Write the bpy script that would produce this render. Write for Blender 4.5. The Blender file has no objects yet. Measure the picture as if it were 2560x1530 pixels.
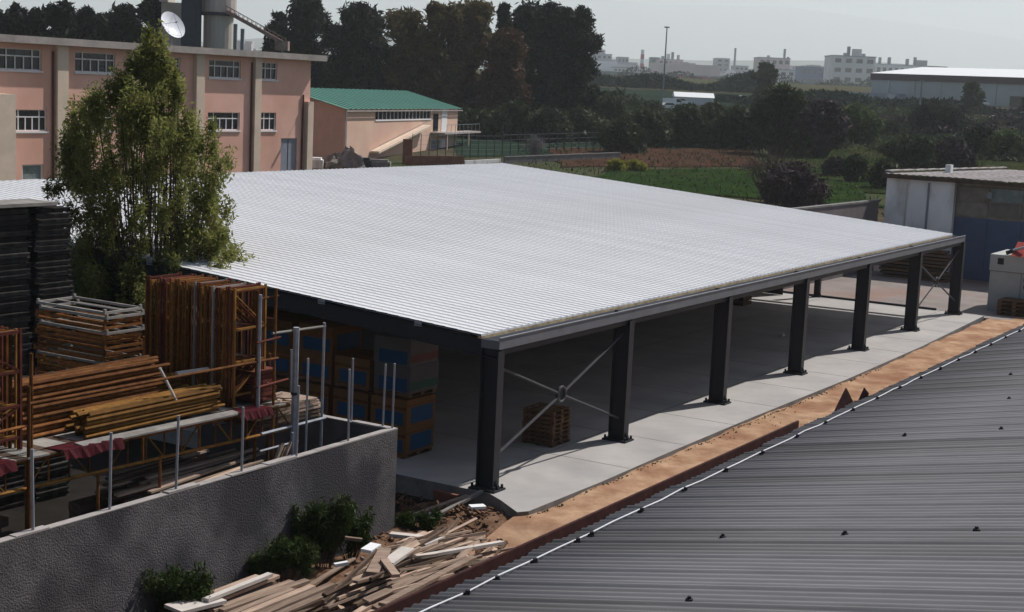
import bpy, math, random
import numpy as np
from mathutils import Vector, Matrix
R = math.radians
random.seed(7); rng = np.random.default_rng(11)
sc = bpy.context.scene; col = sc.collection

# ------------------------------------------------------------------ camera, sky, sun, exposure
F, PITCH, ROLL, CAMH = 3800.0 / 2560.0, R(8.2), R(2.65), 11.7
cd = bpy.data.cameras.new('camera'); cam = bpy.data.objects.new('camera', cd); col.objects.link(cam)
cd.sensor_fit = 'HORIZONTAL'; cd.sensor_width = 36.0; cd.lens = 36.0 * F
cd.clip_start = 0.3; cd.clip_end = 30000.0
cam.location = (0, 0, CAMH)
cam.rotation_euler = (Matrix.Rotation(R(90) - PITCH, 3, 'X') @ Matrix.Rotation(ROLL, 3, 'Z')).to_euler()
sc.camera = cam
TH = R(59.0)                                   # the long axis of the open shed
EX = Vector((math.cos(TH), math.sin(TH), 0)); NX = Vector((-math.sin(TH), math.cos(TH), 0))
C0 = Vector((-0.49, 43.35, 0.0))               # foot of the shed's near corner column
sun_v = (EX * 3.3 - NX * 1.15 + Vector((0, 0, 4.2))).normalized()
w = bpy.data.worlds.new('World'); sc.world = w; w.use_nodes = True
nt = w.node_tree; bg = nt.nodes['Background']
sky = nt.nodes.new('ShaderNodeTexSky'); sky.sky_type = 'NISHITA'; sky.sun_disc = False
sky.sun_elevation = math.asin(sun_v.z); sky.sun_rotation = math.atan2(sun_v.x, sun_v.y)
sky.air_density = 1.0; sky.dust_density = 1.2; sky.ozone_density = 2.0; sky.altitude = 50
nt.links.new(sky.outputs[0], bg.inputs[0]); bg.inputs[1].default_value = 0.062
ld = bpy.data.lights.new('sun', 'SUN'); sun = bpy.data.objects.new('sun', ld); col.objects.link(sun)
ld.energy = 5.0; ld.angle = R(0.6); ld.color = (1.0, 0.965, 0.92)
sun.rotation_euler = sun_v.to_track_quat('Z', 'Y').to_euler()
vs = sc.view_settings; vs.view_transform = 'Standard'; vs.look = 'None'; vs.exposure = 0.1; vs.gamma = 1.0; vs.use_curve_mapping = False
HAZE = 1.25e-4
sc.cycles.max_bounces = 8; sc.cycles.diffuse_bounces = 2; sc.cycles.transparent_max_bounces = 8; sc.cycles.volume_bounces = 6
sc.cycles.use_denoising = True

# ------------------------------------------------------------------ survey helpers (photo px 2560x1530 -> ground points)
def ray(px, py):
    a, b = px - 1280.0, py - 765.0
    X = (a * math.cos(ROLL) + b * math.sin(ROLL)) / 3800.0; Y = (a * math.sin(ROLL) - b * math.cos(ROLL)) / 3800.0
    return Vector((X, math.cos(PITCH) + Y * math.sin(PITCH), -math.sin(PITCH) + Y * math.cos(PITCH)))
def at(px, py, Y):
    d = ray(px, py); return Vector((0, 0, CAMH)) + d * (Y / d.y)
def T(y):
    return -0.55 if y < 110 else -0.55 + 0.0275 * (min(y, 900) - 110) + max(0, y - 900) * 0.004
def G(px, py):
    d = ray(px, py); s = 20.0
    while s < 9000:
        q = Vector((0, 0, CAMH)) + d * s
        if q.z < T(q.y): return q
        s *= 1.003
    return q
def foot(px, Y):
    q = at(px, 250, Y); q.z = T(q.y); return q
def W(a, b, z=0.0):
    return C0 + EX * a + NX * b + Vector((0, 0, z))
def L(q):
    d = q - C0; return Vector((d.dot(EX), d.dot(NX), q.z))

# ------------------------------------------------------------------ materials
def M(name, c, rough=0.85, var=0.2, scale=2.0, c2=None, detail=6, bump=0.0, bscale=25.0, metal=0.0, objvar=0.0,
      spec=0.10, trans=0.0, stretch=None, c3=None, s3=0.6, t3=(0.5, 0.62)):
    m = bpy.data.materials.new(name); m.use_nodes = True; t = m.node_tree; n = t.nodes; l = t.links
    b = n['Principled BSDF']; b.inputs['Roughness'].default_value = rough; b.inputs['Metallic'].default_value = metal
    b.inputs['Specular IOR Level'].default_value = spec
    tc = n.new('ShaderNodeTexCoord'); src = tc.outputs['Object']
    if stretch:
        mp = n.new('ShaderNodeMapping'); mp.inputs['Scale'].default_value = stretch; l.new(src, mp.inputs[0]); src = mp.outputs[0]
    nz = n.new('ShaderNodeTexNoise'); nz.inputs['Scale'].default_value = scale; nz.inputs['Detail'].default_value = detail
    nz.inputs['Roughness'].default_value = 0.65; l.new(src, nz.inputs['Vector'])
    rp = n.new('ShaderNodeValToRGB'); rp.color_ramp.elements[0].position = 0.3; rp.color_ramp.elements[1].position = 0.72
    a = [max(0, x * (1 - var)) for x in c]; z = list(c2) if c2 else [min(.86, x * (1 + var)) for x in c]
    rp.color_ramp.elements[0].color = (*a, 1); rp.color_ramp.elements[1].color = (*z, 1)
    l.new(nz.outputs[0], rp.inputs[0]); out = rp.outputs[0]
    if c3:
        n3 = n.new('ShaderNodeTexNoise'); n3.inputs['Scale'].default_value = s3; n3.inputs['Detail'].default_value = 5; l.new(src, n3.inputs['Vector'])
        r3 = n.new('ShaderNodeValToRGB'); r3.color_ramp.elements[0].position = t3[0]; r3.color_ramp.elements[1].position = t3[1]
        l.new(n3.outputs[0], r3.inputs[0]); mx = n.new('ShaderNodeMixRGB'); l.new(r3.outputs[0], mx.inputs[0]); l.new(out, mx.inputs[1])
        mx.inputs[2].default_value = (*c3, 1); out = mx.outputs[0]
    if objvar:
        oi = n.new('ShaderNodeObjectInfo'); mr = n.new('ShaderNodeMapRange')
        mr.inputs[3].default_value = 1 - objvar; mr.inputs[4].default_value = 1 + objvar; l.new(oi.outputs['Random'], mr.inputs[0])
        hs = n.new('ShaderNodeHueSaturation'); l.new(mr.outputs[0], hs.inputs['Value']); l.new(out, hs.inputs['Color']); out = hs.outputs[0]
    l.new(out, b.inputs['Base Color'])
    if bump:
        nb = n.new('ShaderNodeTexNoise'); nb.inputs['Scale'].default_value = bscale; nb.inputs['Detail'].default_value = 5; l.new(src, nb.inputs['Vector'])
        bp = n.new('ShaderNodeBump'); bp.inputs['Strength'].default_value = min(1, bump); bp.inputs['Distance'].default_value = 0.05 * max(1, bump)
        l.new(nb.outputs[0], bp.inputs['Height']); l.new(bp.outputs[0], b.inputs['Normal'])
    if trans:
        tr = n.new('ShaderNodeBsdfTranslucent'); l.new(out, tr.inputs[0]); ms = n.new('ShaderNodeMixShader'); ms.inputs[0].default_value = trans
        l.new(b.outputs[0], ms.inputs[1]); l.new(tr.outputs[0], ms.inputs[2]); l.new(ms.outputs[0], n['Material Output'].inputs[0])
    return m
MT = {}
def mk(k, *a, **kw): MT[k] = M(k, *a, **kw)
mk('earth', (0.075, 0.058, 0.04), scale=0.35, var=0.45, c3=(0.05, 0.065, 0.03), s3=0.05, t3=(0.42, 0.6), spec=0.0)
mk('dirt', (0.37, 0.215, 0.13), scale=1.1, var=0.32, c2=(0.52, 0.345, 0.225), bump=0.4, bscale=6, c3=(0.24, 0.115, 0.07), s3=0.45, t3=(0.46, 0.72), spec=0.0)
mk('rubble', (0.15, 0.075, 0.045), scale=2.5, var=0.5, c2=(0.24, 0.15, 0.10), bump=0.8, bscale=7, spec=0.0)
mk('concrete', (0.39, 0.37, 0.352), scale=0.5, var=0.12, c3=(0.29, 0.28, 0.275), s3=0.35, t3=(0.45, 0.85), bump=0.05)
mk('yard', (0.24, 0.205, 0.19), scale=0.4, var=0.2, c3=(0.26, 0.15, 0.11), s3=0.12, t3=(0.5, 0.7))
mk('slab_edge', (0.20, 0.19, 0.18), scale=1.5, var=0.3)
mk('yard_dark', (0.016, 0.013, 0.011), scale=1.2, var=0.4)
mk('grass', (0.016, 0.038, 0.010), scale=0.4, var=0.5, c2=(0.030, 0.058, 0.014), c3=(0.045, 0.040, 0.018), s3=0.06, t3=(0.55, 0.75), spec=0.0)
mk('meadow', (0.022, 0.036, 0.012), scale=0.2, var=0.5, c2=(0.042, 0.052, 0.018), c3=(0.065, 0.052, 0.026), s3=0.04, t3=(0.5, 0.7), spec=0.0)
mk('soil', (0.06, 0.032, 0.022), scale=0.3, var=0.35, spec=0.0)
mk('wall_render', (0.118, 0.111, 0.114), scale=1.6, var=0.3, bump=0.7, bscale=22, c3=(0.058, 0.055, 0.059), s3=0.38, t3=(0.46, 0.6), rough=0.95)
mk('wall_top', (0.34, 0.31, 0.295), scale=2, var=0.2)
mk('white_sheet', (0.70, 0.695, 0.705), rough=0.45, var=0.035, scale=0.5, objvar=0.035, c3=(0.635, 0.625, 0.62), s3=0.25, t3=(0.5, 0.8), spec=0.4)
mk('closure', (0.42, 0.33, 0.20), var=0.5, scale=3)
mk('dark_steel', (0.022, 0.024, 0.03), rough=0.55, var=0.2, spec=0.3)
mk('galv', (0.17, 0.18, 0.20), rough=0.5, var=0.12, scale=1.5, metal=0.2)
mk('galv_light', (0.42, 0.43, 0.46), rough=0.45, var=0.15, scale=3, metal=0.3)
mk('brace', (0.07, 0.07, 0.075), rough=0.6, var=0.2)
mk('cem_a', (0.210, 0.203, 0.208), rough=0.75, var=0.14, scale=1.2, stretch=(3, 0.4, 1), objvar=0.07, c3=(0.145, 0.138, 0.142), s3=0.35, t3=(0.45, 0.75))
mk('cem_b', (0.190, 0.184, 0.186), rough=0.8, var=0.18, scale=1.0, stretch=(3, 0.3, 1), objvar=0.10, c3=(0.128, 0.12, 0.115), s3=0.3, t3=(0.4, 0.7))
mk('gutter', (0.06, 0.025, 0.022), rough=0.75, var=0.4, scale=4)
mk('bolt', (0.03, 0.03, 0.033), rough=0.7)
mk('cable', (0.72, 0.72, 0.74), rough=0.5, var=0.1)
mk('mould_wall', (0.10, 0.105, 0.085), var=0.4, scale=1.2)
mk('rust', (0.15, 0.050, 0.014), rough=0.8, var=0.45, scale=4, objvar=0.45, c2=(0.24, 0.10, 0.032))
mk('ochre', (0.18, 0.085, 0.018), rough=0.75, var=0.4, scale=3, objvar=0.45, c2=(0.25, 0.12, 0.03))
mk('rust_dark', (0.12, 0.035, 0.025), rough=0.8, var=0.4, scale=4, objvar=0.3)
mk('red_sheet', (0.065, 0.010, 0.014), rough=0.5, var=0.3, scale=2)
mk('grey_board', (0.26, 0.24, 0.22), var=0.3, scale=2, objvar=0.25)
mk('pale_board', (0.55, 0.50, 0.46), var=0.15, scale=2)
mk('post', (0.34, 0.35, 0.38), rough=0.5, var=0.25, scale=5, metal=0.3)
mk('plank', (0.33, 0.225, 0.165), var=0.35, scale=3, stretch=(0.3, 4, 4), objvar=0.4, c2=(0.48, 0.36, 0.28))
mk('plank_dark', (0.11, 0.075, 0.055), var=0.4, scale=3, stretch=(0.3, 4, 4), objvar=0.4)
mk('pallet_dark', (0.035, 0.033, 0.032), var=0.5, scale=3, objvar=0.5, c2=(0.06, 0.055, 0.05))
mk('pallet', (0.15, 0.085, 0.05), var=0.35, scale=3, objvar=0.25)
mk('carton', (0.15, 0.07, 0.03), var=0.2, scale=1, objvar=0.2)
mk('carton_grey', (0.11, 0.10, 0.10), var=0.2, scale=1, objvar=0.15)
mk('label_blue', (0.015, 0.06, 0.13), var=0.15, scale=2, rough=0.5)
mk('label_red', (0.12, 0.04, 0.035), var=0.2, scale=2, rough=0.5)
mk('label_green', (0.03, 0.075, 0.06), var=0.2, scale=2, rough=0.5)
mk('pink', (0.76, 0.455, 0.37), var=0.10, scale=0.5, c3=(0.62, 0.34, 0.26), s3=0.16, t3=(0.42, 0.72), rough=0.95)
mk('pink_pale', (0.62, 0.43, 0.33), var=0.10, scale=0.4, c3=(0.58, 0.37, 0.30), s3=0.15, t3=(0.45, 0.7), rough=0.95)
mk('pilaster', (0.66, 0.53, 0.42), var=0.12, scale=0.6, rough=0.95)
mk('orange_wall', (0.62, 0.37, 0.27), var=0.10, scale=0.5, rough=0.95)
mk('cornice', (0.36, 0.32, 0.30), var=0.25, scale=0.8)
mk('white_frame', (0.72, 0.70, 0.70), var=0.05, rough=0.5)
mk('glass', (0.015, 0.018, 0.025), rough=0.15, var=0.3, spec=0.5, objvar=0.5)
mk('glass_pale', (0.16, 0.20, 0.20), rough=0.3, var=0.4, spec=0.5)
mk('door_grey', (0.24, 0.26, 0.31), rough=0.6, var=0.12)
mk('green_roof', (0.065, 0.185, 0.145), rough=0.6, var=0.10, scale=0.6)
mk('plaster_grey', (0.52, 0.47, 0.43), var=0.2, scale=0.4, stretch=(1, 1, 0.3), c3=(0.42, 0.38, 0.345), s3=0.5, t3=(0.5, 0.75))
mk('tower_dark', (0.06, 0.068, 0.085), var=0.15)
mk('dish', (0.75, 0.76, 0.80), rough=0.4, var=0.06)
mk('conveyor', (0.26, 0.18, 0.16), var=0.4, scale=1.0)
mk('white_wash', (0.80, 0.78, 0.77), var=0.12, scale=0.7, c3=(0.45, 0.42, 0.39), s3=0.8, t3=(0.5, 0.72), stretch=(1, 1, 0.45))
mk('brown_panel', (0.19, 0.165, 0.14), var=0.3, scale=1.5, objvar=0.3)
mk('blue_door', (0.085, 0.115, 0.18), rough=0.65, var=0.12, scale=0.8)
mk('old_roof', (0.24, 0.215, 0.215), var=0.35, scale=1.0, objvar=0.15, c3=(0.12, 0.105, 0.10), s3=0.9, t3=(0.5, 0.7))
mk('cabin', (0.42, 0.43, 0.41), var=0.1, scale=1)
mk('red_machine', (0.30, 0.035, 0.03), var=0.3, scale=3, rough=0.5)
mk('grey_wall', (0.17, 0.15, 0.15), var=0.2, scale=0.8)
mk('brick_red', (0.20, 0.09, 0.065), var=0.25, scale=1.2)
mk('bark', (0.08, 0.06, 0.045), var=0.4, scale=3, stretch=(1, 1, 0.25))
mk('bark_dark', (0.045, 0.036, 0.03), var=0.4, scale=3)
mk('leaf_near', (0.15, 0.18, 0.042), var=0.45, scale=0.9, c2=(0.32, 0.32, 0.10), rough=0.5, trans=0.55)
mk('leaf_pine', (0.0175, 0.0297, 0.0216), var=0.4, scale=0.3, c2=(0.0378, 0.0486, 0.0297), rough=0.7, trans=0.15)
mk('leaf_euc', (0.0473, 0.0513, 0.0243), var=0.4, scale=0.25, c2=(0.1755, 0.1283, 0.0473), rough=0.7, trans=0.25)
mk('leaf_red', (0.0743, 0.0432, 0.0270), var=0.4, scale=0.3, c2=(0.1215, 0.0675, 0.0405), rough=0.7, trans=0.2)
mk('leaf_hedge', (0.0378, 0.0567, 0.0270), var=0.5, scale=0.3, c2=(0.0743, 0.0918, 0.0405), rough=0.7, trans=0.2)
mk('leaf_green', (0.0607, 0.0945, 0.0338), var=0.4, scale=0.4, c2=(0.1080, 0.1418, 0.0473), rough=0.7, trans=0.25)
mk('leaf_yellow', (0.40, 0.36, 0.04), var=0.4, scale=0.8, c2=(0.20, 0.22, 0.04), rough=0.7, trans=0.5)
mk('twig', (0.085, 0.065, 0.055), var=0.4, scale=2, rough=0.9)
mk('twig_purple', (0.070, 0.050, 0.052), var=0.4, scale=2, rough=0.9)
mk('leaf_fore', (0.028, 0.055, 0.014), var=0.5, scale=3, c2=(0.06, 0.09, 0.022), rough=0.55, trans=0.25)
mk('city_a', (0.62, 0.64, 0.66), var=0.1, scale=0.05)  # city tones paled, part of the distance haze put into the colour
mk('city_b', (0.30, 0.34, 0.40), var=0.15, scale=0.05)
mk('city_pink', (0.50, 0.42, 0.44), var=0.12, scale=0.05)
mk('city_blue', (0.07, 0.13, 0.28), var=0.15, scale=0.05)
mk('city_green', (0.10, 0.17, 0.18), var=0.15, scale=0.05)
mk('warehouse_wall', (0.42, 0.45, 0.46), var=0.10, scale=0.06)
mk('warehouse_band', (0.075, 0.035, 0.055), var=0.2, scale=0.1)
mk('metal_white', (0.85, 0.85, 0.85), var=0.04, rough=0.4)
mk('mast', (0.22, 0.24, 0.26), var=0.1)
mk('red_band', (0.45, 0.06, 0.08), var=0.15)
mk('hill', (0.10, 0.11, 0.10), var=0.3, scale=0.002, spec=0.0)
mk('canopy_far', (0.020, 0.034, 0.024), var=0.4, scale=0.05, spec=0.0)

# ------------------------------------------------------------------ mesh helpers
class MB:
    def __init__(s): s.v = []; s.f = []
    def add(s, vs, fs):
        o = len(s.v); s.v += [tuple(v) for v in vs]; s.f += [tuple(i + o for i in f) for f in fs]; return s
    def box(s, x0, x1, y0, y1, z0, z1):
        return s.add([(x0, y0, z0), (x1, y0, z0), (x1, y1, z0), (x0, y1, z0), (x0, y0, z1), (x1, y0, z1), (x1, y1, z1), (x0, y1, z1)],
                     [(0, 3, 2, 1), (4, 5, 6, 7), (0, 1, 5, 4), (1, 2, 6, 5), (2, 3, 7, 6), (3, 0, 4, 7)])
    def bar(s, p, q, w, h, up=(0, 0, 1)):
        p, q = Vector(p), Vector(q); d = (q - p).normalized(); u = Vector(up)
        if abs(d.dot(u)) > 0.98: u = Vector((0, 1, 0))
        a = d.cross(u).normalized(); b = a.cross(d)
        a *= w / 2; b *= h / 2
        return s.add([p - a - b, p + a - b, p + a + b, p - a + b, q - a - b, q + a - b, q + a + b, q - a + b],
                     [(3, 2, 1, 0), (4, 5, 6, 7), (0, 1, 5, 4), (1, 2, 6, 5), (2, 3, 7, 6), (3, 0, 4, 7)])
    def tube(s, p, q, r, n=6, r2=None):
        p, q = Vector(p), Vector(q); d = (q - p).normalized(); u = Vector((0, 0, 1)) if abs(d.z) < 0.95 else Vector((1, 0, 0))
        a = d.cross(u).normalized(); b = a.cross(d); r2 = r if r2 is None else r2
        vs = [p + (a * math.cos(2 * math.pi * i / n) + b * math.sin(2 * math.pi * i / n)) * r for i in range(n)]
        vs += [q + (a * math.cos(2 * math.pi * i / n) + b * math.sin(2 * math.pi * i / n)) * r2 for i in range(n)]
        return s.add(vs, [(i, (i + 1) % n, n + (i + 1) % n, n + i) for i in range(n)] + [tuple(range(n))[::-1], tuple(range(n, 2 * n))])
    def prism(s, prof, axis, t0, t1):
        # profile of 2D points extruded along an axis
        n = len(prof)
        def pt(a, b, t): return (t, a, b) if axis == 'x' else ((a, t, b) if axis == 'y' else (a, b, t))
        return s.add([pt(a, b, t0) for a, b in prof] + [pt(a, b, t1) for a, b in prof],
                     [(i, (i + 1) % n, n + (i + 1) % n, n + i) for i in range(n)] + [tuple(range(n))[::-1], tuple(range(n, 2 * n))])
    def mesh(s, name):
        me = bpy.data.meshes.new(name); me.from_pydata(s.v, [], s.f); me.update(); return me
    def build(s, name, mat, parent=None, loc=(0, 0, 0), rot=(0, 0, 0), smooth=False, label=None):
        me = s.mesh(name); me.materials.append(MT[mat])
        if smooth: me.polygons.foreach_set('use_smooth', [True] * len(me.polygons))
        return link(name, me, parent, loc, rot, label)
def link(name, me, parent=None, loc=(0, 0, 0), rot=(0, 0, 0), label=None):
    o = bpy.data.objects.new(name, me); col.objects.link(o); o.location = loc; o.rotation_euler = rot
    if parent: o.parent = parent
    if label: o['label'] = label
    return o
def tag(o, label=None, cat=None, group=None, kind=None):
    if label: o['label'] = label
    if cat: o['category'] = cat
    if group: o['group'] = group
    if kind: o['kind'] = kind
    return o
def empty(name, loc, rz=0.0, label=None, cat=None, group=None):
    o = bpy.data.objects.new(name, None); col.objects.link(o); o.location = loc; o.rotation_euler = (0, 0, rz); o.empty_display_size = 0.3
    return tag(o, label, cat, group)
def copy_tree(o, parent=None):
    c = o.copy(); col.objects.link(c)
    if parent: c.parent = parent
    for ch in list(o.children): copy_tree(ch, c)
    return c
def ordinal(k):
    a = ['first', 'second', 'third', 'fourth', 'fifth', 'sixth', 'seventh', 'eighth', 'ninth', 'tenth', 'eleventh', 'twelfth', 'thirteenth', 'fourteenth', 'fifteenth', 'sixteenth', 'seventeenth', 'eighteenth', 'nineteenth']
    if k < 19: return a[k]
    t, u_ = divmod(k + 1, 10); tens = {2: 'twent', 3: 'thirt', 4: 'fort', 5: 'fift', 6: 'sixt', 7: 'sevent'}[t]
    return tens + 'ieth' if u_ == 0 else tens + 'y-' + a[u_ - 1]
def fast_mesh(name, V, nper, mat):
    # V: (n*nper, 3) array of separate polygons
    V = np.asarray(V, dtype=np.float32); n = len(V); me = bpy.data.meshes.new(name)
    me.vertices.add(n); me.vertices.foreach_set('co', V.ravel()); me.loops.add(n); me.loops.foreach_set('vertex_index', np.arange(n, dtype=np.int32))
    k = n // nper; me.polygons.add(k); me.polygons.foreach_set('loop_start', np.arange(k, dtype=np.int32) * nper)
    me.update(calc_edges=True); me.materials.append(MT[mat]); return me
def leaves(P, size, elong=1.6, up=0.0):
    # one leaf-shaped quad at every point
    n = len(P); a = rng.normal(size=(n, 3)); a[:, 2] += up; a /= np.linalg.norm(a, axis=1)[:, None]
    b = rng.normal(size=(n, 3)); b -= a * (a * b).sum(1)[:, None]; b /= np.linalg.norm(b, axis=1)[:, None]
    s = size * rng.uniform(0.6, 1.4, size=(n, 1)); A = a * s * elong; B = b * s
    V = np.stack([P - A, P + B * 0.5, P + A, P - B * 0.5], 1); return V.reshape(-1, 3)

# ------------------------------------------------------------------ setting: terrain
def sheet(name, mat, x0, x1, y0, y1, nx, ny, zf, kind='structure'):
    xs = np.linspace(x0, x1, nx); ys = np.linspace(y0, y1, ny); b = MB()
    b.v = [(x, y, zf(x, y)) for y in ys for x in xs]
    b.f = [(j * nx + i, j * nx + i + 1, (j + 1) * nx + i + 1, (j + 1) * nx + i) for j in range(ny - 1) for i in range(nx - 1)]
    o = b.build(name, mat); tag(o, kind=kind); return o
# base terrain: rows get sparser with distance, reaching the hills
ys = [-40, 0, 30, 50, 60, 75, 90, 110, 140, 170, 200, 250, 300, 400, 600, 900, 1500, 3000, 6000, 12000, 22000]
b = MB(); xs = [-15000, -4000, -1500, -500, -200, -100, -50, 0, 50, 100, 200, 500, 1500, 4000, 15000]
b.v = [(x, y, T(y) - 0.08) for y in ys for x in xs]; nx = len(xs)
b.f = [(j * nx + i, j * nx + i + 1, (j + 1) * nx + i + 1, (j + 1) * nx + i) for j in range(len(ys) - 1) for i in range(nx - 1)]
tag(b.build('ground', 'earth'), kind='structure')
def patch(name, mat, pts, lift, kind='structure', step=6):
    # a ground sheet over a four-cornered area (near-left, near-right, far-right, far-left), draped on the terrain
    A, B, C, D = [Vector(p) for p in pts]; n = step; b = MB()
    for j in range(n + 1):
        for i in range(n + 1):
            u, v = i / n, j / n; q = A.lerp(B, u).lerp(D.lerp(C, u), v)
            wob = 0 if (0 < i < n and 0 < j < n) else 1
            b.v.append((q.x + wob * random.uniform(-1, 1), q.y + wob * random.uniform(-1, 1), T(q.y) + lift))
    b.f = [(j * (n + 1) + i, j * (n + 1) + i + 1, (j + 1) * (n + 1) + i + 1, (j + 1) * (n + 1) + i) for j in range(n) for i in range(n)]
    return tag(b.build(name, mat), kind=kind)
patch('meadow', 'meadow', [G(1960, 470), (80, 175, 0), (150, 330, 0), (55, 330, 0)], 0.02)
patch('green_field', 'grass', [G(1440, 462), G(2200, 520), G(2120, 420), G(1540, 425)], 0.06)
patch('ploughed_soil', 'soil', [G(1390, 418), G(1900, 418), G(1880, 366), G(1380, 372)], 0.05)
patch('green_verge', 'grass', [G(2030, 470), G(2190, 470), G(2170, 405), G(2060, 405)], 0.09)
patch('orchard_ground', 'canopy_far', [G(1150, 395), G(2100, 358), (160, 600, 0), (-40, 600, 0)], 0.03)
# hills behind the city
hb = MB(); prof = [(-5200, 330), (-4000, 480), (-3000, 560), (-2000, 600), (-900, 570), (0, 600), (700, 560), (1500, 585), (2200, 520), (2700, 470), (3000, 430), (3500, 330), (4200, 280), (5600, 180)]
for i, (x, z) in enumerate(prof):
    hb.v += [(x * 2.2, 16800, 60), (x * 2.3, 19000, z * 1.2 + 40 * math.sin(i * 2.1)), (x * 2.4, 21500, z * 2.2)]
hb.f = [(i * 3 + k, i * 3 + 3 + k, i * 3 + 4 + k, i * 3 + 1 + k) for i in range(len(prof) - 1) for k in range(2)]
tag(hb.build('hills', 'hill', smooth=True), kind='structure')
h2 = MB()
for i in range(40):
    x = -6400 + i * 360; z = 165 + 32 * math.sin(i * 0.9) + 30 * math.sin(i * 0.37 + 1) + random.uniform(-8, 8)
    h2.v += [(x, 6000, 20), (x, 6900, z), (x, 8000, 20)]
h2.f = [(i * 3 + k, i * 3 + 3 + k, i * 3 + 4 + k, i * 3 + 1 + k) for i in range(39) for k in range(2)]
tag(h2.build('low_hills', 'hill', smooth=True), kind='structure')
# haze: one closed box round the camera and everything, thin pale air
hz = MB().box(-16000, 16000, -400, 22500, -2.5, 1450).build('haze', 'hill'); hz.data.materials.clear()
hm = bpy.data.materials.new('haze_air'); hm.use_nodes = True; t = hm.node_tree; t.nodes.clear()
vo = t.nodes.new('ShaderNodeVolumePrincipled'); vo.inputs['Color'].default_value = (0.94, 0.99, 1.0, 1); vo.inputs['Density'].default_value = HAZE
vo.inputs['Anisotropy'].default_value = 0.2; mo = t.nodes.new('ShaderNodeOutputMaterial'); t.links.new(vo.outputs[0], mo.inputs['Volume'])
hz.data.materials.append(hm); tag(hz, kind='stuff')

# shed floor, its edge, dirt strip, yards
b = MB()
poly = [(-0.35, 31), (-0.35, -0.3), (-0.75, -0.95), (-1.5, -1.95), (-1.2, -2.15), (3, -2.2), (8, -2.12), (15, -2.1), (25, -2.2), (37, -2.05), (50.7, -1.55), (50.7, 31)]
b.prism(poly, 'z', -0.7, 0.0)
fl = b.build('concrete_floor', 'concrete', loc=C0, rot=(0, 0, TH)); tag(fl, kind='structure')
fl.data.materials.append(MT['slab_edge'])
for p in fl.data.polygons:
    if abs(p.normal.z) < 0.5: p.material_index = 1
jn = MB().box(-.018, .018, -2.1, 30.9, 0.0005, 0.004).mesh('floor_joint'); jn.materials.append(MT['slab_edge'])
for k in range(1, 13): link('floor_joint', jn, fl, (k * 8.33 / 2 + .9, 0, 0))
for yj in (.95, 8.0, 15.0, 22.0): o = link('floor_joint', jn, fl, (3.4, yj, 0.0006), (0, 0, R(-90))); o.scale = (1, 1.55, 1)
def dz(a, bb):
    k = min(1, max(0, (a + 4.2) / 2.6)); base = -0.62 + 0.50 * k
    return base - 0.02 * max(0, -bb - 5) + 0.03 * math.sin(a * 1.7 + bb) + 0.025 * math.sin(a * 0.6 - bb * 2.3)
b = MB(); xs = np.linspace(-24, 62, 174); yb = np.linspace(-16, -1.9, 29)
b.v = [(x, y, dz(x, y) + random.uniform(-0.02, 0.02)) for y in yb for x in xs]; nx = len(xs)
b.f = [(j * nx + i, j * nx + i + 1, (j + 1) * nx + i + 1, (j + 1) * nx + i) for j in range(28) for i in range(nx - 1)]
tag(b.build('dirt_strip', 'dirt', loc=C0, rot=(0, 0, TH), smooth=True), kind='structure')
b = MB(); b.v = [(50.7, -20, -0.16), (130, -20, -0.10), (130, 34, 0.0), (50.7, 34, -0.06)]; b.f = [(0, 1, 2, 3)]
tag(b.build('far_yard', 'yard', loc=C0, rot=(0, 0, TH)), kind='structure')
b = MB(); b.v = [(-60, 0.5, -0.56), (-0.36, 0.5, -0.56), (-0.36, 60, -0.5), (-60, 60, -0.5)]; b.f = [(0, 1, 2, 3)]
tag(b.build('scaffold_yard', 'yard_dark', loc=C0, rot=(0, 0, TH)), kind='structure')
b = MB(); nn = 46
b.v = [(-22 + 21.5 * i / (nn - 1), -9.6 + 11.2 * j / 29, -0.52 + 0.10 * math.sin(i * .7) * math.sin(j * .5 + 1) + random.uniform(-.05, .05) + 0.28 * math.exp(-((-22 + 21.5 * i / (nn - 1) + 1.6) ** 2 + (-9.6 + 11.2 * j / 29 + 0.7) ** 2) / 1.2)) for j in range(30) for i in range(nn)]
b.f = [(j * nn + i, j * nn + i + 1, (j + 1) * nn + i + 1, (j + 1) * nn + i) for j in range(29) for i in range(nn - 1)]
tag(b.build('rubble_ground', 'rubble', loc=C0, rot=(0, 0, TH)), kind='structure')

# ------------------------------------------------------------------ the open shed
shed = empty('open_shed', C0, TH, 'long open sided shed with a wide white ribbed roof on dark steel columns', 'shed')
SP, NB = 8.33, 6; ZE, RISE, DEP = 4.575, 2.05, 30.2
def zr(y): return ZE + (y - 0.32) * RISE / DEP          # underside line of the roof sheets
# dark cladding closing the back and far end; unseen near-end sheets added to darken inside
csm = MB().box(0, 1, 0, .05, 0, 1).mesh('cladding_sheet'); csm.materials.append(MT['dark_steel'])
for k in range(17): link('cladding_sheet', csm, shed, (-0.1 + k * 2.93, 30.36, 0.02)).scale = (2.92, 1, 6.1)
for xe, ya in ((-0.16, 16.4), (49.62, 10.2)):
    k = 0
    while ya + k * 1.98 < 30.2:
        y = ya + k * 1.98; link('cladding_sheet', csm, shed, (xe, y, 0.02), (0, 0, R(90))).scale = (1.97, 1, zr(y) - 0.75); k += 1
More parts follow.
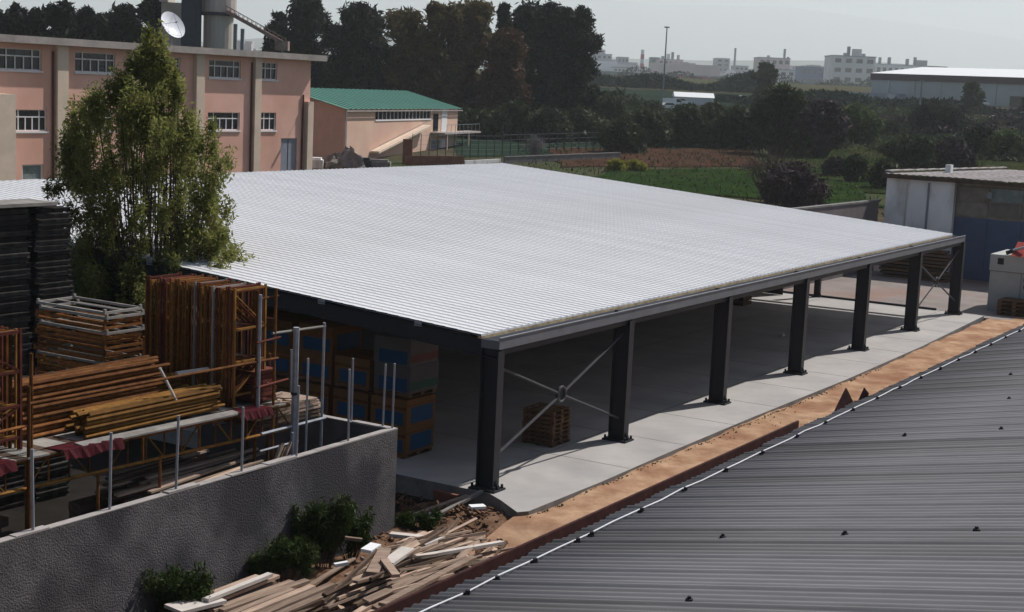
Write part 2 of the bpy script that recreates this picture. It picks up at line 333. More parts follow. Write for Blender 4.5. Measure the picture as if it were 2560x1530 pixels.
# columns
cb = MB(); D2, B2 = 0.30, 0.17
cb.box(-B2, B2, -D2, -D2 + 0.035, 0.06, 4.15).box(-B2, B2, D2 - 0.035, D2, 0.06, 4.15).box(-0.02, 0.02, -D2 + 0.035, D2 - 0.035, 0.06, 4.15)
cm = cb.mesh('column'); cm.materials.append(MT['dark_steel'])
pb = MB().box(-0.32, 0.32, -0.45, 0.45, 0.0, 0.058)
for sx in (-1, 1): pb.add([(sx * .02, -.44, .058), (sx * .02, -.301, .058), (sx * .02, -.301, .34), (sx * .05, -.44, .058), (sx * .05, -.301, .058), (sx * .05, -.301, .34)], [(0, 1, 2), (3, 5, 4), (0, 3, 4, 1), (1, 4, 5, 2), (2, 5, 3, 0)])
pm = pb.mesh('base_plate'); pm.materials.append(MT['dark_steel'])
nb_ = MB()
for sx in (-0.22, 0.22):
    for sy in (-0.38, 0.38): nb_.tube((sx, sy, 0.058), (sx, sy, 0.17), 0.045, 6)
nm = nb_.mesh('anchor_bolts'); nm.materials.append(MT['dark_steel'])
for row in (0.0, 15.2, 30.0):
    for i in range(NB + 1):
        x = i * SP
        c = link('column', cm, shed, (x, row, 0))
        if row: c.scale = (1, 1, (zr(row) - 0.45) / 4.15)
        p = link('base_plate', pm, c, (0, 0, 0)); tag(link('anchor_bolts', nm, c), kind='stuff')
for i in (NB,):
    for row in (8.4, 22.5):
        c = link('column', cm, shed, (i * SP + .6, row, 0)); c.scale = (0.7, 0.6, (zr(row) - 0.45) / 4.15); link('base_plate', pm, c)
# rafters along the slope
for i in range(NB + 1):
    b = MB(); y0, y1 = -0.28, 30.2
    for (dz0, dz1, hw) in ((-0.14, -0.12, 0.15), (-0.60, -0.12, 0.015), (-0.62, -0.60, 0.15)):
        b.add([(-hw, y0, zr(y0) + dz0), (hw, y0, zr(y0) + dz0), (hw, y1, zr(y1) + dz0), (-hw, y1, zr(y1) + dz0), (-hw, y0, zr(y0) + dz1), (hw, y0, zr(y0) + dz1), (hw, y1, zr(y1) + dz1), (-hw, y1, zr(y1) + dz1)],
              [(0, 3, 2, 1), (4, 5, 6, 7), (0, 1, 5, 4), (1, 2, 6, 5), (2, 3, 7, 6), (3, 0, 4, 7)])
    b.build('rafter', 'dark_steel', shed, (i * SP, 0, 0))
# purlins, their gable ends coloured paler for the light they catch
pu = MB().box(-0.12, 49.5, -0.035, 0.035, 0, 0.11).mesh('purlin'); pu.materials.append(MT['dark_steel'])
pe = MB().box(-0.14, -0.122, -0.13, 0.13, -0.06, 0.11).mesh('purlin_end'); pe.materials.append(MT['galv_light'])
y = 0.75; k = 0
while y < 30.2:
    q = link('purlin', pu, shed, (0, y, zr(y) - 0.118))
    if k % 2 == 1: link('purlin_end', pe, q)
    y += 1.82; k += 1
# gable beam under the near roof edge
b = MB(); b.add([(-0.1, 0.3, zr(.3) - .62), (0.02, 0.3, zr(.3) - .62), (0.02, 30.2, zr(30.2) - .62), (-0.1, 30.2, zr(30.2) - .62), (-0.1, 0.3, zr(.3) - .14), (0.02, 0.3, zr(.3) - .14), (0.02, 30.2, zr(30.2) - .14), (-0.1, 30.2, zr(30.2) - .14)],
           [(0, 3, 2, 1), (4, 5, 6, 7), (0, 1, 5, 4), (1, 2, 6, 5), (2, 3, 7, 6), (3, 0, 4, 7)])
b.build('gable_beam', 'dark_steel', shed)
# roof panels: trapezoid ribs running up the slope, three ribs to a panel
PW, NR = 1.18, 3; rw = PW / NR; prof = []
for k in range(NR):
    x = k * rw; prof += [(x, 0.0), (x + rw * 0.60, 0.0), (x + rw * 0.70, 0.03), (x + rw * 0.90, 0.03)]
prof.append((PW - 0.001, 0.0))
def panel_mesh():
    b = MB(); n = len(prof); Y0 = 0.32; ns = 72; st = DEP / ns; m = 0
    for r_ in range(ns):                                   # shallow steps pressed into the sheet, row after row up the slope
        for yy, dzz in ((Y0 + r_ * st, 0.010), (Y0 + (r_ + 1) * st, 0.0)): b.v += [(x, yy, z + dzz + zr(yy)) for x, z in prof]
    for a in range(2 * ns - 1): b.f += [(a * n + i, a * n + i + 1, (a + 1) * n + i + 1, (a + 1) * n + i) for i in range(n - 1)]
    o = len(b.v)
    for yy in (Y0, Y0 + DEP): b.v += [(x, yy, -0.05 + zr(yy) + z * 0.3) for x, z in prof]
    b.f += [(o + i + 1, o + i, o + n + i, o + n + i + 1) for i in range(n - 1)] + [(i + 1, i, o + i, o + i + 1) for i in range(n - 1)]
    last = (2 * ns - 1) * n; b.f += [(last + i, last + i + 1, o + n + i + 1, o + n + i) for i in range(n - 1)]
    return b.mesh('roof_panel')
pmh = panel_mesh(); pmh.materials.append(MT['white_sheet'])
NP = 42
for k in range(NP): link('roof_panel', pmh, shed, (-0.16 + k * 49.7 / NP, 0, 0.004 * (k % 2)), (0, 0, 0)).scale = (49.7 / NP / PW, 1, 1)
b = MB(); b.box(-0.15, 49.5, 0.312, 0.44, ZE - 0.13, ZE - 0.052); b.build('profile_closure', 'closure', shed)
# eave gutter: box channel in lengths
for k in range(NB):
    x0, x1 = (-0.16 if k == 0 else k * SP + 0.005), (k + 1) * SP if k < NB - 1 else 49.9
    g = MB(); z0, z1 = 4.20, ZE - 0.03
    g.box(x0, x1, -0.31, -0.30, z0, z1 - 0.03).box(x0, x1, -0.30, 0.30, z0, z0 + 0.01).box(x0, x1, 0.30, 0.31, z0, ZE - 0.13).box(x0, x1, -0.335, -0.30, z1 - 0.03, z1)
    if k == 0: g.box(x0 - 0.004, x0, -0.30, 0.30, z0 + 0.01, ZE - 0.12)
    gu = g.build('gutter', 'galv', shed)
    MB().box(x0, x1, -0.336, -0.302, z1 + 0.001, z1 + 0.012).build('gutter_lip', 'galv_light', gu)
b = MB().box(-0.1, 49.6, -0.2, 0.2, 4.0, 4.195); b.build('eave_beam', 'dark_steel', shed)
# crossed bracing with a ring, first and last bays
for bay in (0, NB - 1):
    br = empty('cross_brace', (bay * SP + SP / 2, -0.02, 2.21)); br.parent = shed
    for (a, z1_) in ((-1, -1.32), (1, 1.42), (-1, 1.42), (1, -1.38)):
        d = Vector((a * 4.06, 0, z1_ * 1.03)); MB().tube(d.normalized() * 0.27, d, 0.045, 6).build('brace_rod', 'brace', br)
    rb = MB(); n = 20
    for i in range(n):
        a = 2 * math.pi * i / n
        for j in range(6):
            c = 2 * math.pi * j / 6; r = 0.24 + 0.05 * math.cos(c); rb.v.append((r * math.cos(a), 0.06 * math.sin(c), r * math.sin(a)))
    rb.f = [(i * 6 + j, i * 6 + (j + 1) % 6, ((i + 1) % n) * 6 + (j + 1) % 6, ((i + 1) % n) * 6 + j) for i in range(n) for j in range(6)]
    rb.build('brace_ring', 'brace', br, smooth=True)
# back-edge upstand seen as a dark line behind the floor's far end
b = MB().box(50.62, 50.78, 1.2, 30, 0.0, 0.12); tag(b.build('kerb', 'dark_steel', loc=C0, rot=(0, 0, TH)), 'low dark kerb along the far end of the concrete shed floor', 'kerb')
#=====PART2=====
# ------------------------------------------------------------------ vegetation builders
def clump_points(cs, n, shell=0.55):
    # leaf positions spread through ellipsoid clumps (cx,cy,cz,rx,ry,rz)
    cs = np.asarray(cs, float); wgt = cs[:, 3] * cs[:, 4] * cs[:, 5]; wgt = wgt ** 0.8; idx = rng.choice(len(cs), n, p=wgt / wgt.sum()); c = cs[idx]
    d = rng.normal(size=(n, 3)); d /= np.linalg.norm(d, axis=1)[:, None]; r = rng.uniform(0, 1, (n, 1)) ** shell
    r *= rng.uniform(0.8, 1.22, (n, 1)); return c[:, :3] + d * r * c[:, 3:6]
def crown_clumps(H, hw, z0, n, top=1.0, bottom=0.7, rr=(0.22, 0.40), depth=1.0, tall=1.15):
    out = []
    for i in range(n):
        u = (i + 0.5) / n; z = z0 + (H - z0) * u
        prof = math.sin(math.pi * min(1, 0.12 + 0.82 * u)) ** 0.6; prof *= bottom + (top - bottom) * u
        a = random.uniform(0, 2 * math.pi); r = hw * prof * random.uniform(0.15, 0.82) ** 0.7
        k = hw * random.uniform(*rr)
        out.append((r * math.cos(a), r * math.sin(a) * depth, min(z, H - k * tall * 0.9), k, k, k * tall))
    for c in random.sample(out, max(1, n // 7)):            # a few sprays reaching past the outline
        k = c[3] * .55; out.append((c[0] * 1.28, c[1] * 1.28, min(c[2] + random.uniform(0, 1.2) * k, H + .4 * k), k, k, k))
    return out
def limbs(b, cs, base_r, z0, every=1):
    H = max(c[2] for c in cs); b.tube((0, 0, -0.4), (0.02 * H, 0, z0 + (H - z0) * 0.3), base_r, 7, base_r * 0.6); b.tube((0.02 * H, 0, z0 + (H - z0) * 0.3), (0, 0, H * 0.92), base_r * 0.6, 6, base_r * 0.12)
    for c in cs[::every]:
        zz = max(z0 * 0.6, c[2] - 0.35 * math.hypot(c[0], c[1]) - 0.12 * H); b.tube((0.01 * H, 0, zz * 0.95), (c[0], c[1], c[2]), base_r * 0.30, 5, base_r * 0.08)
def tree(name, label, cat, q, H, hw, mat, n, size, group=None, z0=None, nc=22, bark='bark_dark', rr=(0.22, 0.40), top=0.8, bottom=1.0, depth=0.9, every=1, tall=1.15):
    z0 = H * 0.22 if z0 is None else z0
    r = empty(name, q, 0, label, cat, group); cs = crown_clumps(H, hw, z0, nc, top, bottom, rr, depth, tall)
    tb = MB(); limbs(tb, cs, max(0.06, H * 0.016), z0, every); tb.build('trunk', bark, r)
    link('crown', fast_mesh('crown', leaves(clump_points(cs, n), size), 4, mat), r); return r
def shrub(name, label, cat, q, H, hw, mat, n, size, group=None, nc=14, depth=0.8, rr=(0.28, 0.45)):
    r = empty(name, q, 0, label, cat, group); cs = []
    for i in range(nc):
        x = random.uniform(-1, 1); k = min(hw, H) * random.uniform(*rr); hh = H * (1.0 - 0.30 * x * x)
        cs.append((x * (hw - k * .8), random.uniform(-1, 1) * hw * depth * 0.6, random.uniform(k * 0.6, max(k * .7, hh - k)) if i > nc // 3 else max(k * .6, hh - k * .9), k, k, k))
    sb = MB()
    for c in cs: sb.tube((c[0] * 0.25, c[1] * 0.25, -0.2), c[:3], 0.02 * H, 5, 0.008 * H)
    sb.build('stems', 'bark_dark', r); link('foliage', fast_mesh('foliage', leaves(clump_points(cs, n, .45), size), 4, mat), r); return r
def bare_shrub(name, label, cat, q, H, hw, mat, n, group=None):
    b = MB()
    for i in range(n):
        a = random.uniform(0, 6.283); r = hw * random.uniform(0.05, 1); p0 = Vector((r * .15 * math.cos(a), r * .15 * math.sin(a), -0.1)); 
        p1 = Vector((r * .6 * math.cos(a), r * .6 * math.sin(a), H * random.uniform(.3, .55))); p2 = Vector((r * math.cos(a + .3), r * math.sin(a + .3), H * random.uniform(.6, 1) * (1 - .35 * (r / hw) ** 2)))
        b.tube(p0, p1, 0.012 * H, 4, 0.007 * H); b.tube(p1, p2, 0.007 * H, 4, 0.002 * H)
        for k in range(5):
            t = random.uniform(.1, .9); c = p1.lerp(p2, t); b.tube(c, c + Vector((random.uniform(-1, 1), random.uniform(-1, 1), random.uniform(.1, 1))) * H * .16, 0.004 * H, 3, 0.0015 * H)
    r = empty(name, q, 0, label, cat, group); b.build('branches', mat, r); return r

# ------------------------------------------------------------------ pink factory building (parallel to the shed)
NB_ = 78.55
pk = empty('factory_building', W(0, NB_, 1.9), TH, 'three storey pink rendered factory building with pale pilasters and a grey roof slab', 'building')
GZ = 1.9
def wall_holes(x0, x1, z0, z1, holes, rec):
    b = MB(); xs = sorted({x0, x1, *[h[0] for h in holes], *[h[1] for h in holes]}); zs = sorted({z0, z1, *[h[2] for h in holes], *[h[3] for h in holes]})
    for i in range(len(xs) - 1):
        for j in range(len(zs) - 1):
            cx, cz = (xs[i] + xs[i + 1]) / 2, (zs[j] + zs[j + 1]) / 2
            if any(h[0] < cx < h[1] and h[2] < cz < h[3] for h in holes): continue
            b.add([(xs[i], 0, zs[j]), (xs[i + 1], 0, zs[j]), (xs[i + 1], 0, zs[j + 1]), (xs[i], 0, zs[j + 1])], [(0, 1, 2, 3)])
    for a, c, d, e in holes:
        b.add([(a, 0, d), (c, 0, d), (c, 0, e), (a, 0, e), (a, rec, d), (c, rec, d), (c, rec, e), (a, rec, e)], [(0, 4, 5, 1), (1, 5, 6, 2), (2, 6, 7, 3), (3, 7, 4, 0)])
    return b
def window(parent, x0, x1, z0, z1, cols, transom=0.66, y=0.22, t=0.10, glass='glass', sill=True):
    zt = z0 + (z1 - z0) * transom if transom else None; b = MB(); y0, y1 = y - 0.10, y - 0.02
    b.box(x0, x1, y0, y1, z0, z0 + t).box(x0, x1, y0, y1, z1 - t * .6, z1).box(x0, x0 + t, y0, y1, z0 + t, z1 - t * .6).box(x1 - t, x1, y0, y1, z0 + t, z1 - t * .6)
    if zt: b.box(x0 + t, x1 - t, y0, y1, zt - t / 2, zt + t / 2)
    cw = (x1 - x0) / cols
    for i in range(1, cols):
        full = (not transom) or i in (1, cols - 1); xx = x0 + i * cw
        b.box(xx - t / 2, xx + t / 2, y0 + .004, y1 - .004, z0 + t, (z1 - t * .6) if full else zt - t / 2)
    wd = b.build('window', 'white_frame', parent)
    for i in range(cols):
        xa, xb = x0 + i * cw, x0 + (i + 1) * cw
        for (za, zb) in (((z0, zt), (zt, z1)) if zt else ((z0, z1),)):
            MB().box(xa + .01, xb - .01, y, y + .02, za + .01, zb - .01).build('pane', glass, wd)
    if sill: MB().box(x0 - .1, x1 + .1, -0.12, 0.0, z0 - .16, z0 - .01).build('sill', 'white_frame', wd)
    return wd
wins = [(48.55, 53.05, 11.2, 12.95, 5), (56.75, 61.4, 11.25, 12.95, 5), (65.0, 69.6, 11.25, 12.95, 5), (73.5, 78.0, 11.25, 12.95, 5), (80.95, 83.5, 11.28, 12.98, 3), (40.5, 45.0, 11.2, 12.95, 5),
        (49.95, 53.65, 6.15, 7.95, 5), (57.2, 61.2, 6.2, 7.95, 5), (65.2, 69.4, 6.2, 7.95, 5), (73.45, 78.0, 6.22, 7.95, 5), (80.9, 83.5, 6.22, 8.0, 3)]
door = (84.35, 86.9, 1.95, 5.4); low = (51.0, 53.3, 1.95, 3.35)
holes = [(a, c, d - GZ, e - GZ) for a, c, d, e, _ in wins] + [(door[0], door[1], door[2] - GZ, door[3] - GZ), (low[0], low[1], low[2] - GZ, low[3] - GZ)]
X0, X1, ZT = 30.0, 88.85, 13.42
wb = wall_holes(X0, X1, 0, ZT - GZ, holes, 0.24)
wb.add([(X1, 0, 0), (X1, 22, 0), (X1, 22, ZT - GZ), (X1, 0, ZT - GZ), (X0, 0, 0), (X0, 22, 0), (X0, 22, ZT - GZ), (X0, 0, ZT - GZ)], [(0, 1, 2, 3), (5, 4, 7, 6), (1, 5, 6, 2)])
wb.build('wall', 'pink', pk)
for a, c, d, e, n in wins: window(pk, a, c, d - GZ, e - GZ, n)
window(pk, low[0], low[1], low[2] - GZ, low[3] - GZ, 1, 0, glass='glass_pale', t=.16)
dr = MB().box(door[0], door[1], 0.14, 0.2, 0.05, door[3] - GZ).build('door', 'door_grey', pk)
MB().box((door[0] + door[1]) / 2 - .03, (door[0] + door[1]) / 2 + .03, 0.11, 0.139, 0.1, door[3] - GZ - .05).build('door_seam', 'dark_steel', dr)
for (a, c) in ((54.45, 55.65), (63.0, 64.2), (71.4, 72.5), (79.75, 80.7), (46.0, 47.2)): MB().box(a, c, -0.42, -0.002, 0, ZT - GZ - .003).build('pilaster', 'pilaster', pk)
MB().box(88.0, 88.9, -0.5, -0.004, 0, 9.2 - GZ).build('pilaster', 'pilaster', pk)
MB().tube((87.6, -0.12, 0), (87.6, -0.12, 9.9 - GZ), 0.1, 6).build('downpipe', 'rust_dark', pk); MB().tube((79.55, -0.12, 0), (79.55, -0.12, 11), 0.08, 6).build('downpipe', 'rust_dark', pk); MB().tube((54.2, -0.12, 0), (54.2, -0.12, 11), 0.08, 6).build('downpipe', 'rust_dark', pk)
MB().box(X0 - 1, 90.3, -1.0, 23, ZT - GZ, 14.02 - GZ).build('roof_slab', 'cornice', pk)
MB().box(40, 48.1, -2.6, -0.01, 0, 9.25 - GZ).build('annex', 'pilaster', pk)
b = MB().bar((88.4, -0.5, 7.4), (88.4, -1.6, 7.5), .06, .06).bar((88.4, -1.3, 7.48), (88.4, -1.9, 7.48), .3, .1); b.build('wall_lamp', 'mast', pk)
# satellite dish on the roof
q = at(427, 66, 172); dh = empty('satellite_dish', q, 0, 'large white satellite dish on the roof of the pink building', 'satellite dish'); b = MB(); n = 24; axis = Vector((0.72, -0.50, 0.48)).normalized()
a1 = axis.cross(Vector((0, 0, 1))).normalized(); a2 = axis.cross(a1); RD = 1.62
for k in range(5):
    for i in range(n):
        r = RD * (k + 0.02) / 4; an = 2 * math.pi * i / n; b.v.append(tuple(a1 * r * math.cos(an) + a2 * r * math.sin(an) + axis * (0.16 * r * r)))
b.f = [(k * n + i, k * n + (i + 1) % n, (k + 1) * n + (i + 1) % n, (k + 1) * n + i) for k in range(4) for i in range(n)]
b.build('reflector', 'dish', dh, smooth=True)
b = MB(); b.tube(axis * -0.05, (0.0, 0.3, -2.6), 0.12, 6); b.build('mast', 'mast', dh)
b = MB(); b.tube(axis * 0.9, axis * 1.15, 0.1, 6)
for i in range(3): an = 2.1 * i; b.tube((a1 * math.cos(an) + a2 * math.sin(an)) * RD * .95 + axis * .38, axis * 1.0, 0.025, 4)
b.build('feed_horn', 'mast', dh)

# ------------------------------------------------------------------ silo tower with conveyor behind the factory
YS = 215.0; f0 = foot(540, YS); sx = YS / 3800.0
def pz(px, py, Y): q = at(px, py, Y); return q.x, q.z
sl = empty('silo_tower', f0, 0, 'grey cement silo tower rising behind the pink building', 'silo')
def rel(px, py, Y=YS): q = at(px, py, Y) - f0; return q
b = MB(); c = rel(538, 124); topz = rel(538, -60).z
b.tube((c.x, 2, 0), (c.x, 2, rel(538, 34).z), 37 * sx, 20).tube((c.x, 2, rel(538, 34).z), (c.x, 2, topz), 44 * sx, 20); b.build('drum', 'plaster_grey', sl)
MB().tube((c.x, 2, rel(538, 30).z), (c.x, 2, rel(538, 38).z), 46 * sx, 20).build('ring', 'tower_dark', sl)
p = rel(482, 100); MB().box(p.x - 20 * sx, p.x + 19 * sx, -2.4, 0.5, 0, topz).build('shaft', 'tower_dark', sl)
p = rel(432, 100); MB().box(p.x - 30 * sx, p.x + 30 * sx, 0.2, 4.5, 0, rel(432, 6).z).build('lift_house', 'plaster_grey', sl)
MB().box(p.x - 33 * sx, p.x - 12 * sx, -.4, 4.0, rel(432, 6).z, topz).build('head_house', 'plaster_grey', sl)
for px in (588, 606): p = rel(px, 100); MB().box(p.x - 4 * sx, p.x + 4 * sx, -.3, .3, 0, rel(px, 60 if px < 600 else 72).z).build('leg', 'mast', sl)
cv = MB(); pa, pb2 = rel(566, 28), rel(716, 112); cv.bar(pa, pb2, 1.0, 0.5)
n = 14
cv.build('conveyor_deck', 'conveyor', sl); cv = MB()
cv.bar(pa + Vector((0, -.55, .75)), pb2 + Vector((0, -.55, .75)), .12, .12)
for i in range(n + 1):
    q0 = pa.lerp(pb2, i / n) + Vector((0, -.55, .2)); q1 = pa.lerp(pb2, min(1, (i + .5) / n)) + Vector((0, -.55, .75)); cv.bar(q0, q0 + Vector((0, 0, .55)), .08, .08); cv.bar(q0, q1, .06, .06)
cv.build('conveyor_truss', 'conveyor', sl)
p = rel(706, 110); MB().box(p.x - .9, p.x + .9, -.9, .9, p.z - .9, p.z + .4).build('tail_box', 'conveyor', sl); MB().bar((p.x, 0, p.z - .9), (p.x, 0, 0), .3, .3).build('leg', 'mast', sl)

# ------------------------------------------------------------------ green-roofed building
u = Vector((math.cos(R(74)), math.sin(R(74)), 0)); v = Vector((-u.y, u.x, 0))
g0 = G(859, 407); gb = empty('green_roofed_hall', g0, R(74), 'peach rendered hall with a green metal roof and a strip of windows', 'building')
def onu(px, py, off=0.0):
    d = ray(px, py); o = g0 + v * off; k = ((o - Vector((0, 0, CAMH))).dot(v)) / d.dot(v); q = Vector((0, 0, CAMH)) + d * k - g0; return q.dot(u), q.z
UL = onu(1145, 270)[0]; ez = onu(859, 270)[1]; HV = 8.6; rz_ = onu(980, 226, HV)[1]
wx0, wz0 = onu(938, 299); wx1, wz1 = onu(1078, 270); wz1 = ez - 0.25
wb = wall_holes(0, UL, -0.6, ez, [(wx0, wx1, wz0, wz1)], 0.3)
wb.add([(0, 0, -.6), (0, 2 * HV, -.6), (0, 2 * HV, ez), (0, HV, rz_), (0, 0, ez)], [(4, 3, 2, 1, 0)]); wb.add([(UL, 0, -.6), (UL, 2 * HV, -.6), (UL, 2 * HV, ez), (UL, HV, rz_), (UL, 0, ez)], [(0, 1, 2, 3, 4)])
wo = wb.build('wall', 'pink_pale', gb); wo.data.materials.append(MT['orange_wall'])
wo.data.polygons[len(wo.data.polygons) - 2].material_index = 1
npn = 15; wn = MB()
for i in range(npn + 1):
    xx = wx0 + (wx1 - wx0) * i / npn; wn.box(xx - .07, xx + .07, .1, .18, wz0, wz1)
wn.box(wx0 - .1, wx1 + .1, -.1, .0, wz0 - .2, wz0 - .01); wd = wn.build('window', 'white_frame', gb)
for i in range(npn): MB().box(wx0 + (wx1 - wx0) * i / npn + .02, wx0 + (wx1 - wx0) * (i + 1) / npn - .02, .22, .26, wz0, wz1).build('pane', 'glass', wd)
nr = 26; step = (UL + 1.4) / nr
for sgn in (0, 1):
    for i in range(nr):
        x0, x1 = -.7 + i * step, -.7 + (i + 1) * step; y0, y1 = (-.5, HV) if sgn == 0 else (2 * HV + .5, HV); zl = ez - .5 * (rz_ - ez) / HV
        rb = MB().add([(x0, y0, zl + .02), (x1 - .12, y0, zl + .02), (x1 - .12, y0, zl + .09), (x1, y0, zl + .09), (x0, y1, rz_ + .02), (x1 - .12, y1, rz_ + .02), (x1 - .12, y1, rz_ + .09), (x1, y1, rz_ + .09)], [(0, 1, 5, 4), (1, 2, 6, 5), (2, 3, 7, 6)])
        rb.build('roof_sheet', 'green_roof', gb)
MB().bar((-.7, -.5, ez - .35), (UL + .7, -.5, ez - .35), .12, .14).build('gutter', 'cornice', gb)
MB().tube((.25, -.12, -.4), (.25, -.12, ez - .4), .1, 6).build('downpipe', 'white_frame', gb)
sa = onu(924, 380); sb_ = onu(1056, 314)
MB().bar((sa[0], -.7, sa[1]), (sb_[0], -.7, sb_[1]), 1.2, .28).build('stair_flight', 'pilaster', gb)
MB().bar((sa[0], -1.3, sa[1] + .9), (sb_[0], -1.3, sb_[1] + .9), .05, .05).build('stair_rail', 'mast', gb)
bx0, bz = onu(1082, 330); bx1 = onu(1150, 330)[0]
ba = MB().box(bx0 - 1, bx1 + 3.5, -2.2, -.01, bz - .25, bz).build('balcony', 'cornice', gb)
rl = MB()
for i in range(9): xx = bx0 + (bx1 + 3 - bx0) * i / 8; rl.bar((xx, -2.1, bz), (xx, -2.1, bz + 1.1), .05, .05)
rl.bar((bx0, -2.1, bz + 1.1), (bx1 + 3, -2.1, bz + 1.1), .06, .06); rl.build('railing', 'mast', ba)
MB().box(onu(1103, 300)[0], onu(1117, 300)[0], -.06, -.005, bz, bz + 3.3).build('door', 'white_frame', gb, label='white upstairs door behind the balcony')
MB().box(onu(1083, 300)[0], onu(1095, 300)[0], -.06, -.005, bz + .1, bz + 2.6).build('door', 'glass', gb, label='dark glazed upstairs door')
MB().box(onu(1103, 360)[0], onu(1116, 360)[0], -.06, -.005, 0, bz - 1).build('door', 'white_frame', gb, label='white ground floor door under the balcony')
MB().box(onu(1078, 360)[0], onu(1098, 360)[0], -.05, -.005, .9, bz - 1.2).build('shutter', 'mast', gb)
for px in (1085, 1140): MB().bar((onu(px, 330)[0], -2.0, -.3), (onu(px, 330)[0], -2.0, bz - .25), .18, .18).build('balcony_post', 'pilaster', gb)
# low walls, fences and a tarpaulin heap between the shed and the hall
def wall_thing(name, label, cat, p, q, z, th, mat, cap=None, zb=-1.0):
    p, q = Vector(p), Vector(q); d = q - p; r = empty(name, p, math.atan2(d.y, d.x), label, cat); n = Vector((d.x, d.y, 0)).length
    MB().add([(0, 0, zb), (n, 0, d.z + zb), (n, th, d.z + zb), (0, th, zb), (0, 0, z), (n, 0, d.z + z), (n, th, d.z + z), (0, th, z)], [(0, 3, 2, 1), (4, 5, 6, 7), (0, 1, 5, 4), (1, 2, 6, 5), (2, 3, 7, 6), (3, 0, 4, 7)]).build('wall', mat, r)
    if cap: MB().bar((0, th / 2, z + .05), (n, th / 2, d.z + z + .05), .12, th + .12, up=(0, 1, 0)).build('coping', cap, r)
    return r
wall_thing('low_wall', 'low red brown wall in front of the peach hall', 'wall', G(1012, 412), G(1160, 412), 1.1, .25, 'brick_red')
wall_thing('low_wall', 'pale low wall piece right of the red brown wall', 'wall', G(1163, 410), G(1252, 405), .4, .3, 'white_wash')
wall_thing('boundary_wall', 'long grey boundary wall at the edge of the field', 'wall', G(1262, 408), G(1550, 396), .75, .3, 'grey_wall', 'slab_edge')
b = MB().box(-.6, .6, -.3, .3, 0, 3.0); tag(b.build('gate_pillar', 'brick_red', loc=G(1018, 408)), 'brown gate pillar at the left end of the red brown wall', 'pillar')
fr = empty('wire_fence', G(1025, 395), 0, 'thin wire mesh fence above the red brown wall', 'fence'); p0, p1 = G(1030, 396), G(1255, 396)
fp = MB().tube((0, 0, 0), (0, 0, 3.2), .05, 5).mesh('fence_post'); fp.materials.append(MT['dark_steel'])
for i in range(12): link('fence_post', fp, fr, p0.lerp(p1, i / 11) - fr.location)
wi = MB()
for k in range(5): wi.tube(p0 - fr.location + Vector((0, 0, .6 + .6 * k)), p1 - fr.location + Vector((0, 0, .6 + .6 * k)), .015, 3)
wi.build('wires', 'mast', fr)
f2 = empty('wire_fence', G(1255, 392), 0, 'dark post and wire fence along the grey boundary wall', 'fence'); p0, p1 = G(1255, 388), G(1500, 378)
for i in range(14): link('fence_post', fp, f2, p0.lerp(p1, i / 13) - f2.location).scale = (1.4, 1.4, 1.3 if i == 0 else .95)
wi = MB()
for k in range(4): wi.tube(p0 - f2.location + Vector((0, 0, .7 + .7 * k)), p1 - f2.location + Vector((0, 0, .7 + .7 * k)), .015, 3)
wi.build('wires', 'mast', f2)
def blob(name, q, rx, ry, rz, mat, nu=14, nv=7, rough=0.25, parent=None):
    b = MB()
    for j in range(nv):
        for i in range(nu):
            a = 2 * math.pi * i / nu; e = 0.5 * math.pi * j / (nv - 1); k = 1 + random.uniform(-rough, rough); b.v.append((rx * k * math.cos(a) * math.cos(e), ry * k * math.sin(a) * math.cos(e), rz * k * math.sin(e)))
    b.f = [(j * nu + i, j * nu + (i + 1) % nu, (j + 1) * nu + (i + 1) % nu, (j + 1) * nu + i) for j in range(nv - 1) for i in range(nu)]
    return b.build(name, mat, parent, q)
q = G(873, 420); tag(blob('tarpaulin_heap', q - Vector((0, 0, .3)), 1.7, 1.3, 2.3, 'old_roof', rough=.3), 'crumpled grey white heap of sheeting beyond the shed roof', 'heap')
q = G(838, 420); tag(blob('debris_heap', q - Vector((0, 0, .3)), 1.6, 1.2, 1.7, 'brown_panel', rough=.3), 'brown heap left of the grey white sheeting', 'heap')
for i, (px, w_, h_, mt, lb) in enumerate(((905, 2.4, .9, 'dark_steel', 'dark low block right of the grey white heap'), (945, 3.0, .7, 'old_roof', 'pale low block beyond the shed roof in front of the stair'), (790, 1.8, .9, 'white_wash', 'pale box at the foot of the pink building corner'))):
    q = G(px, 418); b = MB().box(-w_ / 2, w_ / 2, -.8, .8, -.2, h_).box(-w_ / 2 + .2, w_ / 2 - .3, -.5, .6, h_, h_ + .25); tag(b.build('yard_block', mt, loc=q), lb, 'block')

